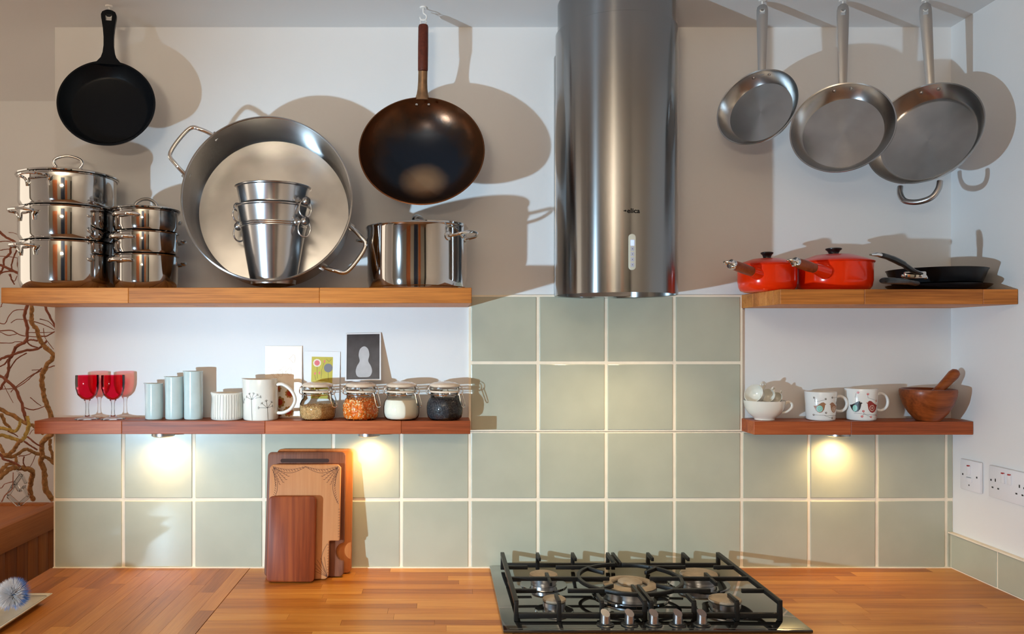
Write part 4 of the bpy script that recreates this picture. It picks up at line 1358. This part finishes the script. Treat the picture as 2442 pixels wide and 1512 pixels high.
def mug(px, w, h, label):
    r = w / 2 / K; H_ = h / K
    t = thing('mug', (at_shelf(px), -SD, ZQ), label, 'mug', 'white bird mugs')
    MB().lathe([(0, .001), (r * .82, 0), (r * .88, .001), (r * .905, .006), (r * .95, H_ * .5), (r, H_ - .002), (r - .0008, H_), (r - .0028, H_ - .002), (r * .88, .008), (0, .006)], 72).build('body', 'white_mug', t, angle=60)
    a = R(84)
    MB().tube(smooth_path([polar(r * .96, a, H_ * .80), polar(r * 1.25, a, H_ * .84), polar(r * 1.56, a, H_ * .74), polar(r * 1.66, a, H_ * .57), polar(r * 1.55, a, H_ * .40), polar(r * 1.25, a, H_ * .30), polar(r * .95, a, H_ * .33)], 6), .0042, 10, flat=1.0).build('handle', 'white_mug', t)
    return t, r, H_, cyl_surf(lambda v: r * (.90 + .10 * v / H_))
def bird(cu, cv, s, flip):
    o = [(-.0175, .006), (-.012, .0065), (-.004, .0105), (.003, .0155), (.0085, .0170), (.0120, .0145), (.0160, .0115), (.0130, .0100), (.0122, .004), (.0105, -.004), (.006, -.0105), (.000, -.0130), (-.006, -.0110), (-.011, -.006), (-.0145, .000)]
    return [(cu + q[0] * s * flip, cv + q[1] * s) for q in o]
def part(t, name, mat, fn):
    mb = MB(); fn(mb); return mb.build(name, mat, t, smooth=False)
t, r, H_, sf = mug(1957, 72, 67.5, 'shorter white mug with two brown birds in the middle of the right shelf')
part(t, 'bird', 'bird_brown', lambda mb: print_shape(mb, sf, bird(-.0195, .036, 1.0, 1), .0003))
part(t, 'bird', 'bird_brown', lambda mb: print_shape(mb, sf, bird(.0215, .036, 1.0, -1), .0003))
part(t, 'wing', 'mint', lambda mb: print_shape(mb, sf, disc2(-.0205, .0345, .0082, 16, .0095), .0006))
def petals(mb, u, v, r0, n, q, h=.0006):
    for k in range(n):
        print_shape(mb, sf, disc2(u + r0 * cos(2 * pi * k / n), v + r0 * sin(2 * pi * k / n), q, 8), h, 1)
part(t, 'wing_dots', 'print_cream', lambda mb: (petals(mb, .0215, .034, .0062, 11, .0013), petals(mb, .0215, .034, .0001, 1, .0022)))
part(t, 'wing_dots', 'bird_brown', lambda mb: petals(mb, -.0205, .0345, .0045, 8, .0008, .0009))
def stick(mb, *pts):
    print_line(mb, sf, list(pts), .0007, .0003, 5)
part(t, 'twig_lines', 'ink', lambda mb: (stick(mb, (-.035, .064), (-.033, .053), (-.008, .060)), stick(mb, (.016, .066), (.040, .0665)), stick(mb, (-.037, .0165), (-.01, .0165), (.012, .0085)), stick(mb, (-.008, .0160), (.035, .0145)), stick(mb, (.034, .050), (.035, .056))))
def berries(mb, L, q=.0027):
    for (u, v) in L: print_shape(mb, sf, disc2(u, v, q, 12), .0006, 1)
B1 = [(-.036, .0655), (-.0055, .0625), (.0140, .0665), (.034, .051), (-.0035, .0235), (.0155, .0085), (-.036, .0165), (.036, .0145)]
part(t, 'berries', 'ink', lambda mb: berries(mb, B1))
part(t, 'berry_lights', 'print_cream', lambda mb: [print_shape(mb, sf, disc2(u + .0002, v + .0004, .0012, 8), .0009, 1) for u, v in B1])
t, r, H_, sf = mug(2053.5, 73, 75, 'taller white mug with a red bird and pink berries beside the mortar')
part(t, 'bird', 'bird_red', lambda mb: print_shape(mb, sf, bird(.0115, .038, 1.16, -1), .0003))
part(t, 'bird', 'bird_black', lambda mb: print_shape(mb, sf, bird(-.0330, .038, 1.05, 1), .0003))
part(t, 'wing', 'mint', lambda mb: print_shape(mb, sf, disc2(-.0355, .0355, .0065, 14, .0095), .0006))
part(t, 'wing_dots', 'print_cream', lambda mb: (petals(mb, .0100, .037, .0072, 11, .0014), petals(mb, .0100, .037, .0001, 1, .0026)))
part(t, 'wing_centre', 'bird_red', lambda mb: petals(mb, .0100, .037, .0001, 1, .0013, .0009))
part(t, 'eye', 'print_cream', lambda mb: (petals(mb, -.0040, .0535, .0001, 1, .0014), petals(mb, -.0215, .0535, .0001, 1, .0012)))
part(t, 'twig_lines', 'ink_blue', lambda mb: (stick(mb, (-.033, .078), (-.036, .066)), stick(mb, (-.0035, .075), (-.0030, .066), (.022, .058)), stick(mb, (-.038, .0215), (-.012, .020), (.030, .0165)), stick(mb, (-.0140, .027), (-.0120, .020), (-.0165, .0145)), stick(mb, (-.0120, .020), (.0055, .0125))))
B2 = [(-.0285, .0805), (-.0035, .0765), (.0265, .057), (-.0140, .028), (-.0170, .0130), (.0070, .0120), (.0300, .0160)]
part(t, 'berries', 'berry', lambda mb: berries(mb, B2, .0030))
part(t, 'berry_lights', 'print_cream', lambda mb: [print_shape(mb, sf, disc2(u, v + .0004, .0014, 8), .0009, 1) for u, v in B2])

# mortar and pestle
mx_, md_ = at_shelf(2213, .076), .076
t = thing('mortar', (mx_, -md_, ZQ), 'turned wooden mortar bowl at the right end of the narrow shelf', 'mortar')
MB().lathe([(0, 0), (.030, 0), (.034, .003), (.050, .022), (.064, .046), (.0715, .072), (.0728, .084), (.0715, .0895), (.068, .0905), (.064, .086), (.058, .060), (.040, .030), (0, .020)], 72).build('bowl', 'mortar_wood', t, angle=60)
pt = thing('pestle', (mx_, -md_, ZQ), 'wooden pestle leaning in the mortar bowl', 'pestle')
o = Vector((mx_, -md_, ZQ))
e = P(2283, 884, .068) - o; s0 = Vector((-.010, .002, .042))
pts = [s0 + (e - s0) * k for k in (0, .08, .3, .5, .7, .88, .96, 1.0)]
MB().tube(pts, [.010, .016, .0145, .0125, .0135, .0150, .0125, .006], 20).build('shaft', 'mortar_wood', pt)

# ------------------------------------------------------------------ chopping boards
def board(label, outline, zb, th, dbot, dtop, height, mat, extra=None):
    tilt = math.asin((dbot - dtop) / height)
    M = Matrix.Translation((0, -dbot, CT + .0012)) @ Euler((-tilt, 0, 0)).to_matrix().to_4x4()
    t = thing('chopping_board', None, label, 'chopping board', 'wooden chopping boards leaning on the tiles', M=M)
    # outline in (x, z) of the board; face towards the viewer is -y
    mb = MB().prism([(x, z) for x, z in outline], -th / 2, th / 2, Matrix(((1, 0, 0, 0), (0, 0, 1, 0), (0, 1, 0, 0), (0, 0, 0, 1))))
    mb.build('plank', mat, t, bevel=.0035)
    if extra: extra(t, lambda u, v, h: Vector((u, -th / 2 - h, v)))
    return t
def rounded(x0, x1, z0, z1, r, n=5):
    o = []
    for (cx_, cz_, a0) in ((x1 - r, z1 - r, 0), (x0 + r, z1 - r, 90), (x0 + r, z0 + r, 180), (x1 - r, z0 + r, 270)):
        o += [(cx_ + r * cos(R(a0 + 90 * k / n)), cz_ + r * sin(R(a0 + 90 * k / n))) for k in range(n + 1)]
    return o
board('pale orange chopping board at the very back, next to the tiles', rounded(-.474, -.254, 0, .350, .014), 0, .020, .062, .016, .350, 'board_pale')
o3 = rounded(-.494, -.2715, 0, .346, .012)
i0 = [i for i, q in enumerate(o3) if q[0] > -.272 and q[1] > .3][0]
notch = [(-.2715, .092)] + [(-.2715 - .030 * sin(R(a)) * .75, .068 + .024 * cos(R(a))) for a in range(15, 180, 22)] + [(-.2715, .044)]
last = [q for q in o3 if q[1] < .02 and q[0] > -.29]
o3 = [q for q in o3 if q not in last] + last + list(reversed(notch))
def groove(t, fl):
    mb = MB(); print_shape(mb, fl, [(q[0], q[1]) for q in rounded(-.457, -.318, .316, .327, .005, 3)], .0004, 2)
    mb.build('slot', simple('slot_wood', lin(58, 32, 22), 0.8), t, smooth=False)
board('dark walnut chopping board with a long slot, second from the tiles', o3, 0, .018, .098, .046, .346, 'board_walnut', groove)
def carve(t, fl):
    mb = MB()
    xl, xr, zt = -.4770, -.2840, .312
    xm = (xl + xr) / 2
    for (xa, xb) in ((xl + .004, xm), (xm, xr - .004)):
        print_line(mb, fl, [(xa + (xb - xa) * k / 10, zt - .004 - .017 * sin(pi * k / 10)) for k in range(11)], .0011, .0003, 2)
        print_line(mb, fl, [(xa + (xb - xa) * k / 10, zt - .003 - .008 * sin(pi * k / 10)) for k in range(11)], .0009, .0003, 2)
        for k in range(1, 12):
            x = xa + (xb - xa) * k / 12; y_ = zt - .004 - .011 * sin(pi * k / 12)
            print_line(mb, fl, [(x - .002, y_ + .003), (x + .003, y_ - .002)], .0012, .0003, 1)
    for (xe, s) in ((xl, 1), (xr, -1)):
        for kk in range(5):
            a = R(-30 - 13 * kk)
            e = (xe + s * (.006 + .050 * cos(a)), zt - .006 + .050 * sin(a))
            print_line(mb, fl, [(xe + s * .006, zt - .006), e], .0010, .0003, 4)
            for k in range(2, 7):
                q = (xe + s * (.006 + .008 * k * cos(a)), zt - .006 + .008 * k * sin(a))
                print_line(mb, fl, [q, (q[0] + s * .005 * cos(a + .6), q[1] + .005 * sin(a + .6))], .0009, .0003, 1)
        z0_, z1_ = (.205, zt - .01)
        print_line(mb, fl, [(xe + s * (.002 + .017 * sin(pi * k / 12)), z1_ + (z0_ - z1_) * k / 12) for k in range(13)], .0012, .0003, 2)
        for k in range(1, 16):
            z_ = z1_ + (z0_ - z1_) * k / 16
            b_ = .010 * sin(pi * k / 16)
            print_line(mb, fl, [(xe + s * (.001 + b_), z_ + .003), (xe + s * (.005 + b_), z_ - .002)], .0011, .0003, 1)
    # lower right corner
    for kk in range(6):
        a = R(100 + 11 * kk)
        print_line(mb, fl, [(-.313, .006), (-.313 + .055 * cos(a), .006 + .055 * sin(a))], .0010, .0003, 4)
    print_line(mb, fl, [(-.3145 - .016 * sin(pi * k / 10), .012 + .085 * k / 10) for k in range(11)], .0011, .0003, 2)
    for k in range(11):
        print_line(mb, fl, [(-.286, .115 + k * .0075), (-.281, .116 + k * .0075)], .0010, .0003, 1)
        print_line(mb, fl, [(-.3145, .018 + k * .0075), (-.3105, .019 + k * .0075)], .0010, .0003, 1)
    mb.build('carving', simple('carved_groove', lin(96, 52, 28), 0.7), t, smooth=False)
o2 = [(-.4820, .008), (-.4760, 0), (-.3180, 0), (-.3105, .008), (-.3105, .104), (-.2815, .104), (-.2815, .306), (-.289, .315), (-.474, .315), (-.4820, .306)]
board('carved beech bread board with leaf border, second from the front', o2, 0, .017, .1225, .078, .315, 'board_beech', carve)
board('smallest reddish chopping board standing in front of the others', rounded(-.4770, -.3455, 0, .231, .011), 0, .022, .1470, .116, .231, 'board_teak')

# ------------------------------------------------------------------ sockets on the right wall
def plate(d0, d1, z0, z1, label, cat='socket'):
    t = thing('wall_socket', (XR - .0005, -(d0 + d1) / 2, (z0 + z1) / 2), label, cat)
    MB().box((-.005, 0, 0), (.009, d1 - d0, z1 - z0), bevel=.003).build('plate', 'socket_white', t)
    return t
def knob_box(t, name, mat, y_, z_, w, h, th=.002, lab=None):
    o = MB().box((-.0095 - th / 2, -y_, z_), (th, w, h), bevel=min(.0006, th * .3)).build(name, mat, t)
    return o
t = plate(.056, .142, 1.141, 1.227, 'single white switched fuse spur plate nearest the corner')
rk = knob_box(t, 'rocker', 'socket_white', -.003, .014, .014, .026, .004); knob_box(t, 'indicator', 'neon_red', -.003, .0275, .009, .0035, .0045)
knob_box(t, 'fuse_holder', 'socket_white', -.003, -.012, .024, .013, .002)
for s in (-1, 1): knob_box(t, 'screw', 'socket_dark', s * .030, 0.0, .005, .005, .0006)
knob_box(t, 'pin_hole', 'socket_dark', -.003, -.027, .004, .004, .0005)
knob_box(t, 'slot_line', 'socket_dark', -.003, -.0052, .018, .0006, .0026)
t = plate(.176, .322, 1.141, 1.227, 'double white switched socket plate nearer the viewer')
for s in (-1, 1):
    rk = knob_box(t, 'rocker', 'socket_white', s * .012 - .002, .016, .013, .026, .004); knob_box(t, 'indicator', 'neon_red', s * .012 - .002, .0295, .009, .0035, .0045)
    knob_box(t, 'pin_hole', 'socket_dark', s * .045, .006, .004, .008, .0005)
    for q in (-1, 1): knob_box(t, 'pin_hole', 'socket_dark', s * .045 + q * .011, -.015, .0065, .004, .0005)
    knob_box(t, 'screw', 'socket_dark', s * .062, .004, .005, .005, .0006)

# ------------------------------------------------------------------ alcove: boarded box, branches, crystal
BX, BZ = -1.450, 0.942
bx = thing('boarded_box', (BX, 0, 0), 'low boarded pine box with a framed lid in the alcove', 'box')
by0, by1 = -0.55, ALC - .004
MB().box((-.62, (by0 + by1) / 2, BZ - .030), (1.18, by1 - by0, .05)).build('lid_panel', 'pine_box', bx, smooth=False)
MB().box((-.0225, (by0 + by1) / 2, BZ - .043), (.045, by1 - by0, .086), bevel=.002).build('edge_rail', 'pine_box', bx)
MB().box((-.62, by1 - .022, BZ - .0135), (1.145, .040, .027), bevel=.002).build('back_rail', 'pine_box', bx)
y = by0
while y < by1 - .01:
    e = min(y + .0745, by1)
    MB().box((-.018, (y + e) / 2, (BZ - .088) / 2 + .001), (.016, e - y - .003, BZ - .090), bevel=.002).build('board', 'pine_board', bx)
    y = e
MB().box((-.6, (by0 + by1) / 2, .42), (1.14, by1 - by0 - .02, .83)).build('carcass', 'dark_gap', bx, smooth=False)

hz = thing('twisted_branches', (-1.7, 0.5, BZ), 'bare twisted hazel branches with mossy bark filling the alcove', 'branches')
hz_o = Vector(hz.location)
def br_path(crop, pts, d0, d1):
    ox_, oy_, s = crop
    n = len(pts)
    out = []
    for i, (a, b) in enumerate(pts):
        out.append(P(ox_ + a * s, oy_ + b * s, -(d0 + (d1 - d0) * i / max(1, n - 1))) - hz_o)
    return out
C3, C4, C5 = (0, 480, .1852), (0, 720, .1852), (0, 960, .1852)
rb = random.Random(3)
def branch(crop, pts, w0, w1, d0, d1, mat, name='branch'):
    pts = list(pts)
    if pts[0][0] < 0:
        pts = [(pts[0][0] - rb.uniform(600, 1300), pts[0][1] + rb.uniform(-350, 250)), (pts[0][0] - rb.uniform(250, 450), pts[0][1] + rb.uniform(-160, 120))] + pts
    if pts[-1][0] < 0:
        pts += [(pts[-1][0] - rb.uniform(250, 450), pts[-1][1] + rb.uniform(-120, 160)), (pts[-1][0] - rb.uniform(600, 1000), pts[-1][1] + rb.uniform(-250, 350))]
    p = smooth_path(br_path(crop, pts, d0, d1), 5)
    n = len(p)
    rad = []
    for i in range(n):
        w = (w0 + (w1 - w0) * i / (n - 1)) * .1852 / F * (D + (d0 + d1) / 2) / 2
        rad.append(w * rb.uniform(.86, 1.16))
        if 0 < i < n - 1:
            p[i] = p[i] + Vector((rb.uniform(-1, 1), rb.uniform(-1, 1), rb.uniform(-1, 1))) * w * .28
    MB().tube(p, rad, 8).build(name, mat, hz, angle=80)
branch(C4, [(430, -90), (400, 10), (410, 150), (405, 270), (470, 350), (510, 480), (560, 560), (640, 630), (690, 700), (600, 820), (545, 930), (540, 1060), (560, 1180), (610, 1330), (660, 1480), (715, 1620), (690, 1690), (540, 1810), (545, 1960), (530, 2060), (570, 2200), (590, 2400), (690, 2560)], 46, 72, .25, .66, 'bark')
branch(C4, [(380, -60), (365, 0), (315, 180), (350, 300), (340, 490), (250, 550), (190, 600), (160, 690), (115, 760), (110, 880), (40, 1060), (-60, 1130)], 40, 36, .3, .4, 'twig')
branch(C4, [(-160, 800), (0, 740), (130, 690), (310, 630), (480, 610), (550, 560), (600, 500)], 36, 26, .3, .38, 'twig')
branch(C4, [(-150, 860), (0, 950), (170, 1080), (250, 1230), (310, 1430), (335, 1560)], 30, 42, .25, .35, 'twig')
branch(C5, [(-150, 30), (30, 100), (200, 190), (340, 270), (460, 310), (560, 400)], 62, 44, .2, .34, 'bark')
branch(C5, [(-120, 320), (0, 330), (100, 345), (190, 370), (250, 300), (255, 225)], 46, 38, .18, .2, 'bark_moss')
branch(C5, [(-120, 400), (0, 420), (130, 445), (260, 490), (330, 420), (370, 300), (350, 180)], 56, 44, .2, .24, 'bark_moss')
branch(C5, [(270, 480), (210, 560), (150, 640), (60, 680), (20, 600), (-60, 520)], 52, 40, .22, .3, 'bark')
branch(C5, [(50, 690), (180, 690), (330, 600), (420, 640), (510, 665)], 40, 46, .28, .40, 'bark')
branch(C5, [(-140, 1050), (0, 960), (130, 850), (260, 840), (410, 880), (405, 960), (390, 1060), (390, 1180), (430, 1245)], 70, 60, .3, .62, 'bark')
branch(C5, [(0, 900), (90, 800), (200, 780), (205, 700)], 50, 34, .26, .3, 'bark')
branch(C5, [(650, 470), (640, 560), (670, 660), (695, 760), (720, 860)], 40, 34, .5, .55, 'bark')
branch(C5, [(550, 690), (620, 720), (690, 780), (740, 820)], 40, 44, .5, .56, 'bark')
branch(C5, [(-60, 640), (40, 720), (110, 750), (170, 770), (260, 820)], 30, 26, .2, .28, 'twig')
branch(C5, [(20, 150), (60, 260), (110, 300), (140, 350)], 44, 30, .2, .24, 'bark')
TW = [
 (C4, [(-60, 265), (60, 280), (110, 190), (190, 110), (330, 100)], 12, .32), (C4, [(-60, 370), (150, 370), (270, 430), (470, 450)], 14, .34),
 (C4, [(-60, 530), (140, 530), (200, 515), (330, 515)], 11, .33), (C4, [(-60, 380), (100, 430), (220, 410)], 12, .3), (C4, [(430, 250), (580, 300), (700, 360)], 12, .4),
 (C4, [(510, 220), (620, 250), (700, 325)], 10, .42), (C4, [(520, 440), (600, 440), (690, 390), (740, 380)], 16, .42), (C4, [(140, 270), (220, 225), (380, 235)], 9, .36),
 (C4, [(370, 395), (560, 395), (700, 390)], 9, .40), (C4, [(550, 880), (400, 950), (200, 1100), (140, 1160)], 14, .46), (C4, [(540, 850), (430, 940), (330, 1030), (190, 1110), (-20, 1130)], 12, .46),
 (C4, [(340, 660), (210, 740), (110, 890), (60, 960)], 16, .36), (C4, [(410, 880), (540, 870)], 9, .46), (C4, [(310, 1360), (430, 1390), (580, 1340)], 14, .5), (C4, [(390, 1230), (460, 1290), (530, 1340)], 10, .5),
 (C4, [(560, 340), (580, 460), (690, 610)], 9, .44), (C4, [(620, 850), (690, 825), (740, 830)], 14, .5), (C4, [(50, 1070), (110, 1190), (170, 1300)], 7, .4), (C4, [(100, 740), (60, 800), (-40, 850)], 18, .36),
 (C4, [(480, 500), (400, 490), (350, 510), (400, 560), (490, 590)], 22, .4), (C4, [(545, -60), (570, 20), (620, 150), (690, 280), (740, 400)], 30, .5),
 (C3, [(-80, 340), (0, 400), (110, 480), (240, 550), (300, 600)], 34, .3), (C3, [(-60, 810), (100, 860), (200, 910), (260, 960), (330, 1070), (400, 1180)], 34, .3), (C3, [(130, 600), (130, 670), (50, 750), (40, 850), (-40, 940)], 26, .3),
 (C3, [(230, 600), (200, 660), (150, 800), (155, 880)], 20, .34), (C3, [(250, 670), (225, 800), (255, 930)], 18, .34), (C3, [(-60, 960), (20, 920), (150, 900), (300, 945)], 22, .3), (C3, [(130, 940), (150, 1010), (185, 1070)], 20, .34),
 (C3, [(-60, 520), (60, 515), (130, 520), (160, 570)], 12, .3), (C3, [(-60, 720), (60, 710), (170, 720), (300, 750)], 10, .32), (C3, [(-40, 625), (60, 620), (130, 610), (190, 560)], 12, .32), (C3, [(110, 400), (200, 415), (270, 470)], 7, .34), (C3, [(220, 960), (180, 1030), (110, 940)], 9, .34),
 (C3, [(-20, 1370), (20, 1330), (60, 1230)], 12, .32),
 (C5, [(350, 440), (480, 540), (540, 570)], 20, .4), (C5, [(310, 500), (400, 560), (480, 610)], 22, .4), (C5, [(240, 690), (330, 680), (400, 655)], 12, .4), (C5, [(460, 670), (420, 770), (385, 830)], 8, .44), (C5, [(20, 1280), (70, 1190), (150, 1120), (165, 1060), (170, 900)], 14, .2), (C5, [(-20, 1100), (60, 1050), (160, 1020)], 12, .22), (C5, [(310, 700), (300, 770), (330, 830)], 16, .4), (C5, [(100, 370), (190, 410), (230, 440)], 14, .22), (C5, [(380, 410), (430, 350), (500, 390)], 7, .3),
]
for (c, pts, w, d) in TW:
    branch(c, pts, w * 1.1, w * .8, d, d + .03, 'twig', 'twig')

# hanging crystal ornament: stepped lozenge of glass bars
cr = thing('crystal_ornament', P(42, 1158, -.40), 'clear faceted glass ornament hanging from the branches above the box', 'ornament')
mb = MB()
for (a, b, w) in (((-.018, -.008), (.012, .034), .012), ((.012, .034), (.026, .006), .010), ((-.030, -.030), (.004, -.060), .014), ((.004, -.060), (.034, -.034), .014), ((-.030, -.030), (-.010, .004), .012), ((.034, -.034), (.016, -.004), .012), ((-.012, .014), (.006, -.018), .010), ((.006, -.018), (.024, .0), .009)):
    p, q = Vector((a[0], 0, a[1])), Vector((b[0], 0, b[1]))
    p, q = p * 1.12, q * 1.12
    L = (q - p).length
    ang = math.atan2(q.z - p.z, q.x - p.x)
    mb.box((p + q) / 2, (L, .012, w), rot=(0, -ang, 0), bevel=.003, seg=1)
mb.build('prism', 'crystal', cr, smooth=False)
mb = MB()
for k in range(4):
    mb.box((.004 + .003 * (-1) ** k, 0, .040 + k * .012), (.010, .006, .010), rot=(0, R(45), 0), bevel=.002, seg=1)
mb.build('beads', 'crystal', cr, smooth=False)
MB().tube([(.004, 0, .075), P(47, 1114, -.425) - Vector(cr.location)], .0009, 6).build('thread', 'white_wire', cr)

# ------------------------------------------------------------------ dish and washing-up brush
dx, dd = -1.052, .450
ds = thing('soap_dish', (dx, -dd, CT + .0006), 'cream rectangular dish with flared sides at the left edge of the worktop', 'dish')
mb = MB()
def ring_rect(w, l, z):
    return [Vector((sx_ * w / 2, sy_ * l / 2, z)) for sx_, sy_ in ((-1, -1), (1, -1), (1, 1), (-1, 1))]
rs = [ring_rect(.085, .22, 0), ring_rect(.134, .268, .020), ring_rect(.134, .268, .0225), ring_rect(.128, .262, .0225), ring_rect(.082, .215, .0045)]
vv = [v for q in rs for v in q]
ff = [(3, 2, 1, 0)] + [(k * 4 + j, k * 4 + (j + 1) % 4, k * 4 + 4 + (j + 1) % 4, k * 4 + 4 + j) for k in range(4) for j in range(4)] + [(16, 17, 18, 19)]
mb.add(vv, ff)
mb.build('tray', 'dish', ds, bevel=.0016)
mb = MB()
for s in (-1, 1):
    mb.box((s * .0575, 0, .0185), (.0010, .245, .0006), rot=(0, R(-s * 39), 0))
    mb.box((0, s * .1240, .0185), (.112, .0010, .0006), rot=(R(s * 39), 0, 0))
mb.build('painted_line', 'dish_line', ds, smooth=False)
bc = Vector((-1.036, -.412, .949))
brs = thing('washing_up_brush', bc, 'round washing up brush with white and blue bristles lying on the dish', 'brush')
MB().ball((0, 0, 0), .017, 16, 10).build('core', 'bristle_blue', brs)
rnd = random.Random(11)
def bristles(name, mat, axis, lo, hi, n, r):
    axis = Vector(axis).normalized()
    mb = MB()
    k = 0
    while k < n:
        v = Vector((rnd.gauss(0, 1), rnd.gauss(0, 1), rnd.gauss(0, 1))).normalized()
        if not (lo <= v.dot(axis) <= hi): continue
        if v.z < -.62: v.z *= .3; v.normalize()
        k += 1
        e = v * (r * rnd.uniform(.92, 1.04))
        if bc.z + e.z < CT + .012: e.z = CT + .012 - bc.z
        s = v * .012
        o_ = v.orthogonal().normalized() * .0011
        o2_ = v.cross(o_).normalized() * .0011
        mb.add([s + o_, s - o_ * .5 + o2_ * .87, s - o_ * .5 - o2_ * .87, e], [(0, 1, 3), (1, 2, 3), (2, 0, 3)])
    o = mb.build(name, mat, brs, smooth=False)
    o['kind'] = 'stuff'
bristles('white_bristles', 'bristle_white', (-.25, -.85, .25), .02, 1.0, 1500, .042)
bristles('blue_bristles', 'bristle_blue', (-.25, -.85, .25), -.6, .08, 900, .043)
MB().tube([(-.012, -.004, 0), (-.10, -.05, .03), (-.21, -.10, .06)], [.007, .006, .008], 12).build('handle', 'bristle_white', brs)
